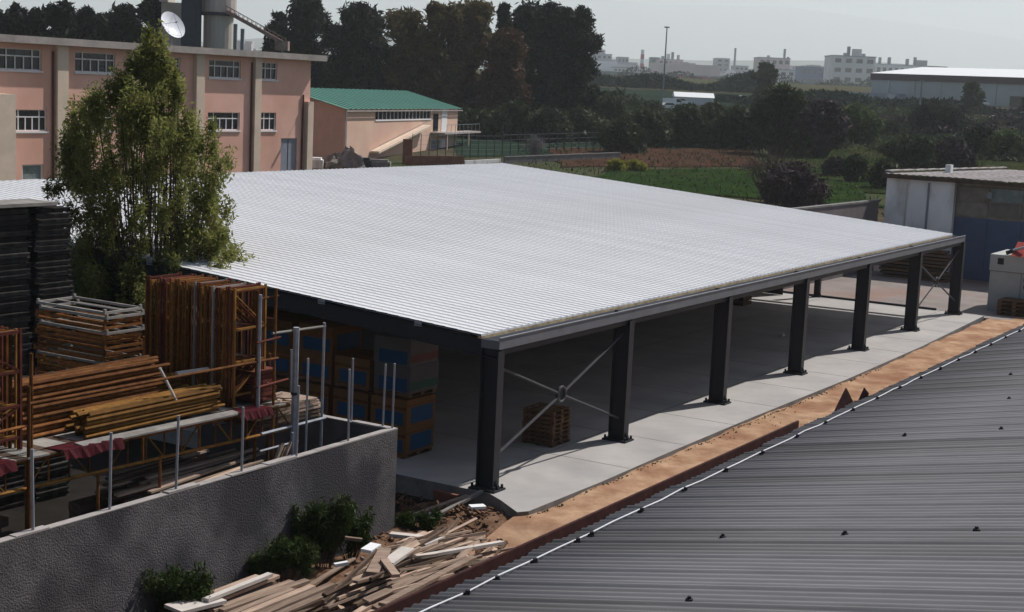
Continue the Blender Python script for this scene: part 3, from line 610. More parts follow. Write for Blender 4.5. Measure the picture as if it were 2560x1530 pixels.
# ------------------------------------------------------------------ trees behind
gt = 'tall trees in the row behind the hall'
for (px, top, hw, Y, mat, n, lb) in (
    (690, 30, 30, 270, 'leaf_pine', 1800, 'narrow dark tree at the left end of the tall row beside the conveyor'),
    (768, -6, 62, 262, 'leaf_pine', 5000, 'broad dark tree directly behind the corner of the pink building'),
    (888, 8, 62, 268, 'leaf_pine', 4600, 'dark round topped tree second in the tall row'),
    (1000, 26, 60, 272, 'leaf_euc', 4400, 'brownish green tree in the middle of the tall row'),
    (1098, 8, 48, 270, 'leaf_euc', 4200, 'olive topped tree with golden foliage, left one of two'),
    (1172, 0, 58, 276, 'leaf_euc', 4600, 'olive topped tree with golden foliage, right one of two'),
    (1254, 8, 24, 285, 'leaf_pine', 1800, 'slim pointed dark tree between the golden and the great dark tree'),
    (1262, 74, 50, 262, 'leaf_red', 3400, 'reddish brown tree in front of the great dark tree'),
    (1345, 6, 72, 278, 'leaf_pine', 6400, 'great dark tree, left half of the pair at the right end of the row'),
    (1425, 18, 58, 274, 'leaf_pine', 5600, 'great dark tree with a ragged right edge at the right end of the row')):
    q = foot(px, Y); H = at(px, top, Y).z - q.z
    tree('tall_tree', lb, 'tree', q, H, hw * Y / 3800 * 1.45, mat, int(n * 3.0), .36, gt, z0=H * .06, nc=120, rr=(.11, .33), top=.9, bottom=1.0)
_nm0 = ['first', 'second', 'third', 'fourth', 'fifth', 'sixth', 'seventh', 'eighth', 'ninth']
gl = 'dark trees behind the pink building'
for kk, (px, top, hw) in enumerate(((-25, 20, 45), (40, 18, 42), (95, 26, 40), (150, 8, 44), (210, 22, 40), (262, 36, 40), (318, 16, 46), (372, -2, 42), (428, 40, 36))):
    Y = 225 + random.uniform(-8, 8); q = foot(px, Y); H = at(px, top, Y).z - q.z
    tree('dark_tree', 'dark tree, %s from the left in the row above the pink building roof' % _nm0[kk], 'tree', q, H, hw * Y / 3800 * 1.25, 'leaf_pine', 7000, .42, gl, nc=30, rr=(.28, .45), top=.75)
# hedges, thickets and orchard bushes on the right
def bush_px(name, px0, px1, top, base, mat, dens, lb, cat='bush', group=None, size=.38, kind='shrub'):
    q = G((px0 + px1) / 2, base); Y = q.y; hw = (px1 - px0) / 2 * Y / 3800; H = at((px0 + px1) / 2, top, Y).z - q.z
    hw *= 1.18; n = int(min(14000, max(900, hw * H * dens * 2.0)))
    return shrub(name, lb, cat, q, H, hw, mat, n, size, group, nc=int(18 + hw * 4.0), rr=(.22, .40))
ob = 'dark orchard bushes in rows between the trees and the city'
bush_px('thicket', 1878, 2010, 213, 386, 'leaf_hedge', 55, 'tall dark thicket in the middle of the field', 'thicket')
bush_px('thicket', 1990, 2110, 250, 392, 'twig_purple', 60, 'purplish leafless thicket right of the tall dark thicket', 'thicket')
bush_px('round_tree', 2085, 2190, 262, 358, 'leaf_green', 60, 'fresh green rounded tree right of the purplish thicket', 'tree')
bush_px('round_bush', 1506, 1606, 300, 382, 'leaf_hedge', 80, 'single round dark bush on the edge of the brown soil', 'bush')
orch = ((1140, 1260, 270, 345), (1235, 1330, 255, 350), (1320, 1420, 268, 356), (1395, 1512, 272, 352), (1440, 1560, 236, 318), (1560, 1665, 272, 366), (1600, 1700, 284, 335), (1650, 1770, 262, 366), (1730, 1830, 256, 360), (1790, 1900, 262, 372), (1480, 1600, 225, 292), (1585, 1660, 250, 292), (1700, 1800, 270, 312), (1330, 1460, 232, 300), (1180, 1300, 240, 310))
_nm = ['first', 'second', 'third', 'fourth', 'fifth', 'sixth', 'seventh', 'eighth', 'ninth', 'tenth', 'eleventh', 'twelfth']
_ords = {}
for nr_ in (True, False):
    for k, o_ in enumerate(sorted([o_ for o_ in orch if (o_[3] >= 340) == nr_])): _ords[(nr_, o_[0])] = _nm[k]
for (a, c, t, bs) in orch:
    _o = _ords[(bs >= 340, a)]; bush_px('orchard_bush', a, c, t, bs, 'leaf_hedge', 55, 'dark rounded bush, %s from the left in the %s orchard row' % (_o, 'near' if bs >= 340 else 'far'), 'bush', ob, size=.40)
bush_px('yellow_bush', 1517, 1560, 398, 428, 'leaf_yellow', 260, 'yellow green flowering bush on the field edge, left half', 'bush', size=.18)
bush_px('yellow_bush', 1556, 1615, 400, 428, 'leaf_yellow', 240, 'yellow green flowering bush on the field edge, right half', 'bush', size=.18)
bush_px('field_bush', 2112, 2162, 386, 455, 'leaf_hedge', 200, 'upright dark bush standing in the green meadow', 'bush', size=.22)
bush_px('brown_bush', 1890, 2052, 405, 520, 'twig_purple', 160, 'big brownish bush just behind the shed roof', 'bush', size=.18)
q = G(1930, 505); bare_shrub('bare_shrub', 'leafless pale branched shrub left of the brownish bush', 'shrub', q, 6.6, 4.4, 'twig', 70)
q = G(2005, 515); bare_shrub('bare_shrub', 'leafless twiggy shrub in front of the brownish bush', 'shrub', q, 4.6, 4.2, 'twig_purple', 60)
q = G(1336, 396); bare_shrub('bare_shrub', 'pale dry shrub by the grey boundary wall', 'shrub', q, 3.6, 1.7, 'old_roof', 120)
br_ = 'dark bushes right of the meadow'
for (a, c, t, bs, mt, lb) in ((2225, 2330, 332, 418, 'leaf_hedge', 'dark bush behind the workshop roof, left one'), (2320, 2425, 345, 420, 'twig_purple', 'brownish bush behind the workshop roof'), (2280, 2400, 250, 340, 'leaf_pine', 'dark blue green bush below the warehouse'),
                              (2405, 2475, 312, 395, 'leaf_pine', 'dark bush between the two poles'), (2455, 2570, 322, 400, 'leaf_green', 'green bush at the right edge behind the workshop'), (2180, 2290, 290, 325, 'twig_purple', 'low brown hedge left of the dark blue green bush'), (2470, 2590, 285, 325, 'twig_purple', 'brown hedge under the warehouse wall'), (2170, 2260, 300, 340, 'leaf_hedge', 'low dark bush between the green rounded tree and the brown hedge'), (2110, 2215, 262, 300, 'leaf_hedge', 'dark bush behind the green rounded tree'), (2205, 2300, 345, 385, 'leaf_green', 'low green bush in the meadow before the workshop'), (2060, 2120, 395, 440, 'twig_purple', 'low brown shrub in the green meadow'), (2330, 2440, 290, 335, 'twig_purple', 'brown shrubby mass left of the single tall tree'), (2170, 2250, 400, 470, 'leaf_hedge', 'dark bush left of the workshop corner')):
    bush_px('bush', a, c, t, bs, mt, 60, lb, 'bush', size=.34)
for (px, top, bs, hw, lb) in ((2422, 206, 292, 27, 'single tall tree against the warehouse wall'), (1907, 157, 262, 30, 'dark round tree in front of the pinkish block'), (2567, 240, 300, 22, 'dark tree cut by the right edge of the view')):
    q = G(px, bs); H = at(px, top, q.y).z - q.z; tree('field_tree', lb, 'tree', q, H, hw * q.y / 3800, 'leaf_hedge', 3000, .6, nc=16, z0=H * .12, rr=(.35, .5))
for (px, top, bs, lb) in ((2393, 258, 360, 'dark pole left of the single tall tree'), (2546, 278, 405, 'dark pole near the right edge behind the workshop roof'), (2298, 200, 285, 'pale lamp pole in front of the warehouse'), (1657, 66, 245, 'very tall floodlight mast above the distant factories')):
    q = G(px, bs); H = at(px, top, q.y).z - q.z; rr = .0012 * q.y / 2.2; p = empty('pole' if 'mast' not in lb else 'floodlight_mast', q, 0, lb, 'pole')
    MB().tube((0, 0, -.3), (0, 0, H), rr * 1.2, 6, rr * .7).build('shaft', 'dark_steel' if 'dark' in lb else 'mast', p)
    MB().box(-rr * 3, rr * 3, -rr, rr, H - rr * 1.5, H).build('head' , 'mast', p)

# ------------------------------------------------------------------ warehouse, office block and the distant city
pl, pr_ = at(2180, 196, 640), at(2580, 208, 430); pl.z = pr_.z = 0
def zat(px, py, Y): return at(px, py, Y).z
wl = Vector((at(2180, 196, 640).x, 640, 0)); wr = Vector((at(2660, 206, 580).x, 580, 0)); d = wl - wr; ln = d.length; ang = math.atan2(d.y, d.x)
wh = empty('warehouse', (wr.x, wr.y, T(wr.y)), ang, 'large pale warehouse with a bright white roof and dark eaves band', 'warehouse')
zb_ = zat(2180, 183, 640) - T(wr.y); zb2 = zat(2180, 199, 640) - T(wr.y)
MB().box(0, ln, -45, 0, -9, zb2).build('wall', 'warehouse_wall', wh)
MB().box(-.5, ln + .5, -45.5, .6, zb2, zb_).build('eaves_band', 'warehouse_band', wh)
zr_ = zat(2238, 163, 640) - T(wr.y)
MB().add([(-.5, .7, zb_ + .05), (ln + .6, .7, zb_ + .05), (ln - 10, -22, zr_), (-.5, -22, zr_), (ln + .6, -45, zb_), (-.5, -45, zb_)], [(0, 1, 2, 3), (3, 2, 4, 5), (1, 4, 2)]).build('roof', 'metal_white', wh)
for i in range(7): xx = ln * (i + .3) / 7; MB().box(xx - .35, xx + .35, .02, .5, -4, zb2 - .02).build('pillar', 'warehouse_wall', wh)
MB().box(ln * .05, ln * .05 + 9, .02, .2, -3, 5).build('door', 'city_blue', wh); MB().box(ln * .17, ln * .17 + 7, .02, .2, -3, 4.6).build('door', 'glass', wh)
MB().box(ln * .80, ln * 1.02, .6, 14, -3, 3.6).build('canopy', 'city_b', wh)
def block(name, x0, x1, top, base, Y, mat, lb, cat='building', dep=20, rows=0, cols=0, roofbits=(), group=None, glass='glass'):
    Y = Y * 2.3; dep = dep * 2.3; A, B = at(x0, top, Y), at(x1, top, Y); q = Vector(((A.x + B.x) / 2, Y, T(Y))); hw = abs(B.x - A.x) / 2; H = (A.z + B.z) / 2 - q.z
    r = empty(name, q, 0, lb, cat, group); MB().box(-hw, hw, 0, dep, -3, H).build('wall', mat, r); MB().box(-hw - .6, hw + .6, -.6, dep + .6, H, H + 1.1).build('roof', 'city_b', r)
    zb = max(0.5, at(x0, base, Y).z - q.z)
    for j in range(rows):
        zc = zb + (H - zb) * (j + .55) / rows; hh = (H - zb) / rows * .22
        for i in range(cols):
            xc = -hw + 2 * hw * (i + .5) / cols; ww = hw / cols * .72; MB().box(xc - ww * .8, xc + ww * .8, -.24, -.02, zc - hh, zc + hh).build('window', glass, r)
    for (bx0, bx1, t, mt) in roofbits:
        a, c = at(bx0, t, Y).x - q.x, at(bx1, t, Y).x - q.x; MB().box(a, c, 2, 8, H + 1.1, at(bx0, t, Y).z - q.z).build('rooftop_unit', mt, r)
    return r
block('office_block', 2083, 2190, 142, 210, 720, 'city_a', 'white office block with dark window strips and rooftop plant', rows=3, cols=4, roofbits=((2112, 2121, 132, 'city_b'), (2122, 2128, 116, 'mast'), (2134, 2156, 122, 'city_a'), (2158, 2165, 134, 'city_b'), (2100, 2108, 138, 'mast')))
block('long_hall', 2160, 2368, 164, 190, 860, 'city_a', 'long grey hall behind the white warehouse roof', rows=1, cols=14, roofbits=((2268, 2274, 147, 'mast'), (2288, 2293, 143, 'mast'), (2292, 2320, 150, 'city_b'), (2200, 2205, 143, 'mast'), (2223, 2229, 143, 'mast')))
block('office_annex', 2070, 2200, 212, 240, 640, 'city_b', 'low blue grey annex under the white office block', dep=8, rows=1, cols=10)
block('blue_hall', 2006, 2084, 168, 216, 780, 'city_blue', 'blue clad hall left of the white office block', rows=2, cols=6)
block('pinkish_block', 1898, 1976, 146, 205, 860, 'city_pink', 'pinkish block with rooftop antennas behind the dark round tree', rows=3, cols=5, roofbits=((1962, 1966, 122, 'mast'), (1970, 1974, 142, 'mast'), (1920, 1926, 138, 'city_pink')))
block('pale_shed', 1930, 2008, 176, 215, 820, 'city_a', 'pale blue shed between the pinkish block and the blue hall', rows=2, cols=4)
block('tower_block', 1792, 1825, 147, 190, 1050, 'city_b', 'dark square tower block on the skyline', rows=4, cols=2)
block('purple_block', 1838, 1871, 166, 190, 1000, 'city_b', 'small purple grey block right of the dark tower', rows=2, cols=3, roofbits=((1838, 1842, 120, 'mast'),))
block('stepped_block', 1468, 1530, 136, 176, 900, 'city_b', 'stepped apartment block beside the great dark tree', rows=3, cols=5, roofbits=((1488, 1514, 123, 'city_pink'),))
block('grey_block', 1545, 1572, 144, 178, 1000, 'city_b', 'low grey block right of the stepped apartments', rows=2, cols=3)
block('factory_hall', 1535, 1592, 170, 184, 820, 'city_a', 'low white factory hall in front of the red chimney', rows=1, cols=6)
block('green_block', 1630, 1650, 145, 178, 880, 'city_green', 'small green grey block left of the industrial plant', rows=2, cols=2)
block('industrial_plant', 1648, 1708, 150, 182, 850, 'city_pink', 'pinkish industrial plant with stacks and pipes', rows=2, cols=5, roofbits=((1668, 1676, 134, 'city_a'), (1680, 1686, 130, 'mast'), (1694, 1700, 137, 'city_pink'), (1655, 1661, 140, 'mast')))
block('flat_hall', 1486, 1712, 182, 240, 700, 'city_green', 'very long low hall with a pale flat roof and dark green wall', dep=60, rows=0)
for c in bpy.data.objects:
    if c.name.startswith('roof') and c.parent and c.parent.name == 'flat_hall': c.data.materials[0] = MT['city_a']
for (a, c, t, bs, Y, mt, lb) in ((1692, 1776, 190, 206, 690, 'red_band', 'low hall with a red and white striped roof edge'), (1778, 1845, 194, 214, 680, 'brick_red', 'low red brown roofed sheds right of the striped hall'), (1830, 1905, 199, 214, 700, 'city_blue', 'low blue shed beside the red brown sheds')):
    block('low_shed', a, c, t, bs, Y, mt, lb, dep=25)
q = foot(1600, 2000); ch = empty('striped_chimney', q, 0, 'slim red and white chimney on the skyline', 'chimney'); H = at(1602, 124, 2000).z - q.z
for k in range(7): MB().tube((0, 0, H * k / 7), (0, 0, H * (k + 1) / 7), 3.3 - .16 * k, 8, 3.3 - .16 * (k + 1)).build('band', 'red_band' if k % 2 else 'city_a', ch)
for px, top in ((1712, 150), (1727, 160), (1752, 158), (1770, 161), (1786, 163), (1880, 168), (1990, 160), (2040, 158)):
    Y = 1300 + random.uniform(-150, 150); block('far_building', px - random.uniform(8, 14), px + random.uniform(8, 14), top + 6, 185, Y, random.choice(['city_a', 'city_b', 'city_pink']), 'small hazy building on the far skyline', group='hazy buildings on the far skyline', rows=2, cols=2)
for i in range(130):
    Y = random.uniform(1900, 5200); px = random.uniform(1440, 2560) if i < 115 else random.uniform(560, 700); base = at(px, 200, Y); hh = random.uniform(9, 34); q = Vector((base.x, Y, T(Y))); hw = random.uniform(14, 50)
    b = MB().box(-hw, hw, 0, 15, -4, hh).box(-hw * .4, hw * .3, 3, 9, hh, hh + random.uniform(1, 4)); tag(b.build('city_building', random.choice(['city_a', 'city_b', 'city_a', 'city_pink']), loc=q), 'pale hazy city building far behind the factories', 'building', 'pale hazy city buildings')
# far tree belts that read as one mass
for nm, x0, x1, Y, h_, n, mt in (('far_wood', 1440, 1900, 640, 9, 7000, 'canopy_far'), ('far_wood', 1800, 2640, 500, 5, 8000, 'canopy_far'), ('far_wood', 1380, 2620, 1300, 12, 7000, 'canopy_far'), ('scrub', 2090, 2640, 300, 2.4, 9000, 'leaf_hedge'), ('scrub', 2150, 2640, 340, 2.6, 9000, 'twig_purple'), ('scrub', 2090, 2640, 400, 3.5, 9000, 'leaf_hedge'), ('scrub', 1150, 2100, 275, 2.2, 12000, 'leaf_hedge'), ('scrub', 1380, 1660, 340, 4, 7000, 'leaf_hedge'), ('scrub', 1790, 2100, 340, 4, 7000, 'leaf_hedge'), ('scrub', 2200, 2640, 265, 1.2, 6000, 'leaf_hedge')):
    a, c = at(x0, 230, Y).x, at(x1, 230, Y).x; P = np.stack([rng.uniform(a, c, n), Y + rng.normal(0, 12 if Y > 350 else 7, n), np.zeros(n)], 1)
    hgt = h_ * (0.55 + 0.45 * np.sin(P[:, 0] * .11) * np.sin(P[:, 0] * .043 + 1)); P[:, 2] = T(Y) + rng.uniform(0, 1, n) * hgt
    tag(link(nm, fast_mesh(nm, leaves(P, 1.0 if Y > 450 else .5, 1.3), 4, mt)), kind='stuff')
tf = np.stack([rng.uniform(0, 75, 9000), rng.uniform(150, 300, 9000), np.zeros(9000)], 1); tf[:, 2] = np.array([T(y) for y in tf[:, 1]]) + rng.uniform(.02, .35, 9000)
tag(link('grass_tufts', fast_mesh('grass_tufts', leaves(tf, .14, 2.2, up=1.5), 4, 'leaf_hedge')), kind='stuff')
# white vans and a greenhouse roof among the bushes
gh = empty('greenhouse', G(1735, 262), 0, 'long white low roof among the dark bushes', 'greenhouse'); k = gh.location.y / 3800
MB().box(-48 * k, 48 * k, 0, 6, 0, 2.2).build('wall', 'city_a', gh); MB().prism([(-.4, 2.2), (3, 3.6), (6.4, 2.2)], 'x', -50 * k, 50 * k).build('roof', 'metal_white', gh)
def car(q, rz, mat, lb, group, sc_=1.0, van=False):
    r = empty('parked_van' if van else 'parked_car', q, rz, lb, 'van' if van else 'car', group); Lc, Wc = 4.3, 1.75
    pr = [(-2.15, .35), (-2.15, .85), (-1.5, .95), (-.9, 1.45), (.8, 1.45), (1.5, .95), (2.15, .8), (2.15, .35)] if not van else [(-2.3, .4), (-2.3, 1.95), (1.1, 1.95), (1.8, 1.1), (2.35, .95), (2.35, .4)]
    b = MB(); n = len(pr); b.v = [(x, -Wc / 2, z) for x, z in pr] + [(x, Wc / 2, z) for x, z in pr]; b.f = [(i, (i + 1) % n, n + (i + 1) % n, n + i) for i in range(n)] + [tuple(range(n))[::-1], tuple(range(n, 2 * n))]
    b.build('body', mat, r); g = MB()
    wp = [(-1.25, 1.0), (-.8, 1.4), (.7, 1.4), (1.25, 1.0)] if not van else [(.2, 1.15), (.2, 1.8), (1.1, 1.8), (1.65, 1.15)]
    g.prism(wp, 'y', -Wc / 2 - .01, -Wc / 2 + .02).prism(wp, 'y', Wc / 2 - .02, Wc / 2 + .01); g.build('window', 'glass', r)
    for x in (-1.35, 1.35):
        for y in (-.85, .68): MB().tube((x, y, .33), (x, y + .17, .33), .33, 10).build('wheel', 'bolt', r)
    r.scale = (sc_,) * 3; return r
for px, py, rz, van, lb in ((1683, 268, 0.5, True, 'white van parked left of the long white roof'), (1700, 262, 0.2, False, 'white car parked just right of the white van'), (1670, 274, .3, False, 'grey white car nearest the bushes'), (1858, 252, .2, False, 'pale car showing over the bushes by the tall thicket'), (2212, 268, .3, False, 'pale car left of the warehouse'), (2295, 272, .1, False, 'silver car in front of the warehouse wall'), (2490, 306, .2, False, 'white car behind the bushes near the right edge'), (2452, 264, .0, True, 'white van against the warehouse wall')):
    car(G(px, py), rz, 'metal_white', lb, 'cars parked among the bushes and by the warehouse', 1.25, van)
#=====PART3=====
# ------------------------------------------------------------------ shed contents
bdm = MB().box(-.6, .6, -.06, .06, 0, .022).mesh('deck_board'); bdm.materials.append(MT['pallet'])
blm = MB().box(-.6, .6, -.045, .045, 0, .09).mesh('stringer'); blm.materials.append(MT['pallet'])
def make_pallet(q, rz, lb, group):
    r = empty('pallet', q, rz, lb, 'pallet', group)
    for i in range(6): link('deck_board', bdm, r, (0, -.52 + i * .208, .122))
    for i in range(3): link('bottom_board', bdm, r, (0, -.5 + i * .5, 0))
    for i in range(3): link('stringer', blm, r, (-.52 + i * .52, 0, .027), (0, 0, R(90))).scale = (.98, 1.6, 1)
    return r
pgrp = 'pallets stacked inside the shed behind the cross brace'; p0 = None
for k in range(8):
    q = W(6.38 + random.uniform(-.04, .04), 1.7 + random.uniform(-.04, .04), .003 + k * .148)
    if p0 is None: p0 = make_pallet(q, TH, 'brown wooden pallet in the stack behind the ring of the cross brace', pgrp)
    else: c = copy_tree(p0); c.location = q; c.rotation_euler = (0, 0, TH + random.uniform(-.03, .03))
lgrp = 'pallets under the carton loads'; cg = 'big cartons stacked in the shed'; lp0 = None
cw, cdp, chh = 1.55, 1.40, 0.86
cmesh = MB().box(0, cw, 0, cdp, 0, chh).mesh('box'); cmesh.materials.append(MT['carton'])
cmg = cmesh.copy(); cmg.materials.clear(); cmg.materials.append(MT['carton_grey'])
lA = MB().box(.25, cw - .12, -.006, -.001, .08, .60).mesh('label')
lB = MB().box(-.006, -.001, .12, cdp - .2, .04, .45).mesh('label')
lC = MB().box(.02, cw - .02, -.006, -.001, .1, .34).mesh('label')
tape = MB().box(-.004, -.001, 0, cdp, chh * .62, chh * .72).box(0, cw, -.004, -.001, chh * .74, chh * .8).mesh('tape'); tape.materials.append(MT['rust'])
names4 = ['bottom row', 'second row', 'third row', 'top row']
for j in range(8):
    y = 3.82 + j * 1.56
    for lev in range(2):
        zz = .0 if lev == 0 else 1.93; xo = 1.28 + (.06 if lev else 0) + random.uniform(-.03, .03); yo = y + random.uniform(-.04, .04)
        if lp0 is None: lp0 = make_pallet(W(xo + .78, yo + .7, zz), TH, 'pallet under a load of cartons in the shed', lgrp); lp0.scale = (1.27, 1.15, 1)
        else: c = copy_tree(lp0); c.location = W(xo + .78, yo + .7, zz)
        for s in range(2):
            if lev and s and j in (1, 5): continue
            lb = 'big brown carton with a blue label, %s, %s' % (names4[lev * 2 + s], 'nearest the open front' if j == 0 else ('%s stack back from the front' % ['', 'second', 'third', 'fourth', 'fifth', 'sixth', 'seventh', 'rearmost'][j]))
            grey = (j == 0 and lev == 1)
            if grey: lb = 'grey brown carton with red and green print, %s, nearest the open front' % names4[lev * 2 + s]
            r = empty('carton', W(xo + random.uniform(-.02, .02), yo + random.uniform(-.02, .02), zz + .15 + s * (chh + .005)), TH + random.uniform(-.015, .015), lb, 'carton', cg)
            link('box', cmg if grey else cmesh, r)
            if grey:
                a = lC.copy(); a.materials.append(MT['label_red' if s else 'label_green']); link('print_band', a, r); a = lB.copy(); a.materials.append(MT['label_green' if s else 'label_red']); link('print_band', a, r)
            else:
                for lm in (lA, lB):
                    if not lm.materials: lm.materials.append(MT['label_blue'])
                    link('label', lm, r)
                link('tape', tape, r)
# two dark column-like crates at the far end of the floor
b = MB()
for k in range(10): b.box(-.6, .6, -.5, .5, k * .28, k * .28 + .22)
tag(b.build('crate_stack', 'pallet', loc=W(43.6, 10.5, 0), rot=(0, 0, TH)), 'dark stack of crates at the far end inside the shed', 'crate stack')
for i, (a, bb) in enumerate(((33.5, 3.4), (34.4, 4.3))): b = MB().box(-.15, .15, -.1, .1, 0, .09).box(-.05, .12, -.08, .05, .09, .15); tag(b.build('offcut', 'pale_board', loc=W(a, bb), rot=(0, 0, i)), 'small pale offcut on the shaded shed floor, ' + ('nearer one' if i == 0 else 'farther one'), 'offcut')

# ------------------------------------------------------------------ yard wall with fence posts
wy = empty('yard_wall', W(0, 0, 0), TH, 'grey roughly rendered concrete yard wall with a pale top', 'wall')
wbm = MB(); nseg = 40
for (ax0, ax1, ay0, ay1) in ((-26, -3.85, .55, .75), (-4.05, -3.85, .75, 7.5)): wbm.box(ax0, ax1, ay0, ay1, -1.0, 2.36)
wbm.build('wall', 'wall_render', wy)
cp = MB(); x = -26.0  # top strip of the same concrete, sunlight put into its paler colour
while x < -3.9:
    x1 = min(-3.845, x + random.uniform(.8, 2.2)); cp.box(x, x1 - .004, .545 + random.uniform(-.006, .006), .757, 2.362, 2.40 + random.uniform(-.02, .02)); x = x1
cp.build('coping', 'wall_top', wy)
cp = MB(); y = .76
while y < 7.4:
    y1 = y + random.uniform(.8, 1.8); cp.box(-4.056, -3.845 + random.uniform(-.006, .004), y, y1 - .004, 2.362, 2.40 + random.uniform(-.015, .015)); y = y1
cp.build('coping', 'wall_top', wy)
pm_ = MB().tube((0, 0, -.3), (0, 0, 1.0), .032, 6).mesh('fence_post'); pm_.materials.append(MT['post'])
for i, (a, bb, hh) in enumerate(((-18.4, .65, 1.7), (-16.33, .65, 1.68), (-14.25, .65, 1.66), (-12.25, .65, 1.70), (-10.05, .65, 1.55), (-8.02, .65, 1.76), (-5.92, .65, 1.9), (-3.95, .66, 1.78), (-3.95, .98, 1.72), (-3.95, 2.05, 1.74), (-3.95, 4.2, 1.7))):
    o = link('fence_post', pm_, None, W(a, bb, 2.40), (random.uniform(-.02, .02), random.uniform(-.02, .02), 0)); o.scale = (1, 1, hh)
    tag(o, 'thin grey post on the yard wall, ' + ['first cut by the left edge', 'leftmost in view', 'second from the left', 'third from the left', 'fourth from the left beside the frames', 'fifth beside the boards', 'sixth just before the wall corner', 'right one of the pair at the corner', 'left one of the pair at the corner', 'first on the return wall', 'last on the return wall'][i], 'fence post', 'fence posts on the yard wall')

# ------------------------------------------------------------------ storage rack
rk = empty('storage_rack', W(0, 0, 0), TH, 'rusty scaffold tube storage rack behind the yard wall', 'rack')
def ztop(a): return 3.44 - .017 * (a + 16)
for yb_ in (2.0, 4.3, 6.5):
    A, B_ = -18.5, -6.7
    MB().tube((A, yb_, ztop(A)), (B_, yb_, ztop(B_)), .045, 6).build('top_chord', 'rust', rk)
    MB().tube((A, yb_, ztop(A) - .6), (B_, yb_, ztop(B_) - .64), .04, 6).build('bottom_chord', 'ochre', rk)
    k = 0; a = A + .3
    vm = MB(); 
    while a < B_:
        MB().tube((a, yb_, ztop(a) - .62), (a, yb_, ztop(a)), .022, 5).build('strut', 'rust', rk)
        if k % 4 == 1: MB().tube((a, yb_, ztop(a) - .62), (a + .58, yb_, ztop(a + .58)), .02, 5).build('diagonal', 'ochre', rk)
        if k % 4 == 3: MB().tube((a, yb_, ztop(a)), (a + .58, yb_, ztop(a + .58) - .62), .02, 5).build('diagonal', 'ochre', rk)
        a += .58; k += 1
def upright(a, bb, z0, z1, r=.035, mat='rust', nm='upright', lab=None): return MB().tube((a, bb, z0), (a, bb, z1), r, 6).build(nm, mat, rk, label=lab)
for a, bb, z1 in ((-15.35, 1.9, 5.05), (-15.15, 2.05, 5.7), (-7.4, 1.95, 6.4), (-7.85, 2.15, 6.35), (-5.4, 1.95, 5.3), (-15.3, 6.5, 4.5), (-7.4, 6.5, 4.6), (-5.4, 6.3, 4.2), (-18.3, 2, 3.5), (-18.3, 6.5, 3.5), (-11.4, 6.5, 3.4), (-6.9, 3.2, 4.6), (-6.1, 3.2, 4.4)): upright(a, bb, -.55, z1, .04, 'rust' if z1 != 5.3 else 'post')
upright(-11.4, 1.97, -.55, 2.8); upright(-13.3, 2.0, -.55, 2.8)
upright(-6.64, 1.88, -.55, 5.32, .085, 'post', 'prop', 'thick pale grey adjustable prop'); MB().tube((-6.64, 1.88, 3.55), (-6.64, 1.88, 3.62), .10, 8).build('collar', 'bolt', rk)
upright(-8.05, 1.9, 3.3, 6.3, .045, 'post'); upright(-6.35, 1.7, .4, 4.5, .03, 'post'); upright(-7.15, 1.5, .2, 2.7, .035, 'post')
for (p, q, r, m_) in (((-15.4, 1.92, 4.66), (-7.3, 1.92, 4.60), .035, 'rust'), ((-18.5, 1.92, 4.15), (-15.3, 1.92, 4.2), .035, 'rust'), ((-7.5, 1.95, 5.25), (-5.35, 1.95, 5.2), .035, 'grey_board'), ((-7.9, 2.1, 6.15), (-7.3, 1.95, 6.2), .03, 'rust'),
                    ((-8.1, 1.9, 3.95), (-6.9, 1.9, 4.0), .03, 'rust_dark'), ((-7.4, 2.0, 3.9), (-5.4, 6.3, 3.8), .025, 'post'), ((-7.4, 2.0, 5.6), (-5.4, 4.5, 5.2), .025, 'rust_dark'), ((-7.9, 1.9, 2.72), (-5.3, 1.9, 2.72), .04, 'post'), ((-7.9, 3.5, 2.72), (-5.3, 3.5, 2.72), .04, 'post'), ((-8.0, 1.85, 2.3), (-6.5, 1.85, 2.3), .03, 'post'), ((-8.2, 1.85, 5.1), (-7.3, 1.85, 5.15), .03, 'rust_dark')):
    MB().tube(p, q, r, 6).build('rail', m_, rk)
a = -18.4; k = 0
while a < -7.0:
    MB().box(a, a + .29, 1.85, 6.8, ztop(a) + .05, ztop(a) + .09).build('deck_board', 'grey_board' if k % 3 else 'plank_dark', rk); a += .30; k += 1
MB().add([(-14.0, 1.7, ztop(-14) + .14), (-8.9, 1.7, ztop(-9) + .14), (-8.9, 2.0, ztop(-9) + .17), (-14.0, 2.0, ztop(-14) + .17), (-14.0, 1.7, ztop(-14) + .1), (-8.9, 1.7, ztop(-9) + .1), (-8.9, 2.0, ztop(-9) + .1), (-14.0, 2.0, ztop(-14) + .1)], [(0, 1, 2, 3), (0, 4, 5, 1), (1, 5, 6, 2), (4, 0, 3, 7)]).build('front_board', 'grey_board', rk)
for (a0, a1, dr_, lb) in ((-14.6, -12.9, .09, 'dark red torn sheet hanging from the rack near the leftmost fence posts'), (-9.0, -7.8, .06, 'red sheet folded over the right end of the rack edge'), (-18.0, -15.9, .08, 'red sheet at the left end of the rack edge')):
    b = MB(); n = 14
    for i in range(n + 1):
        a = a0 + (a1 - a0) * i / n; z = ztop(a); dd = dr_ * (.55 + .3 * math.sin(i * .7 + a0) + random.uniform(-.2, .2)) + .02; b.v += [(a, 2.3, z + .105), (a, 1.66, z + .15 + .01 * math.sin(i * 2)), (a, 1.60 + .03 * math.sin(i * 2.2), z - dd), (a, 1.63 + .03 * math.sin(i * 2.2), z - dd)]
    b.f = [(i * 4 + k, i * 4 + 4 + k, i * 4 + 5 + k, i * 4 + 1 + k) for i in range(n) for k in range(3)]
    tag(b.build('red_sheet', 'red_sheet', loc=C0, rot=(0, 0, TH)), lb, 'plastic sheet')
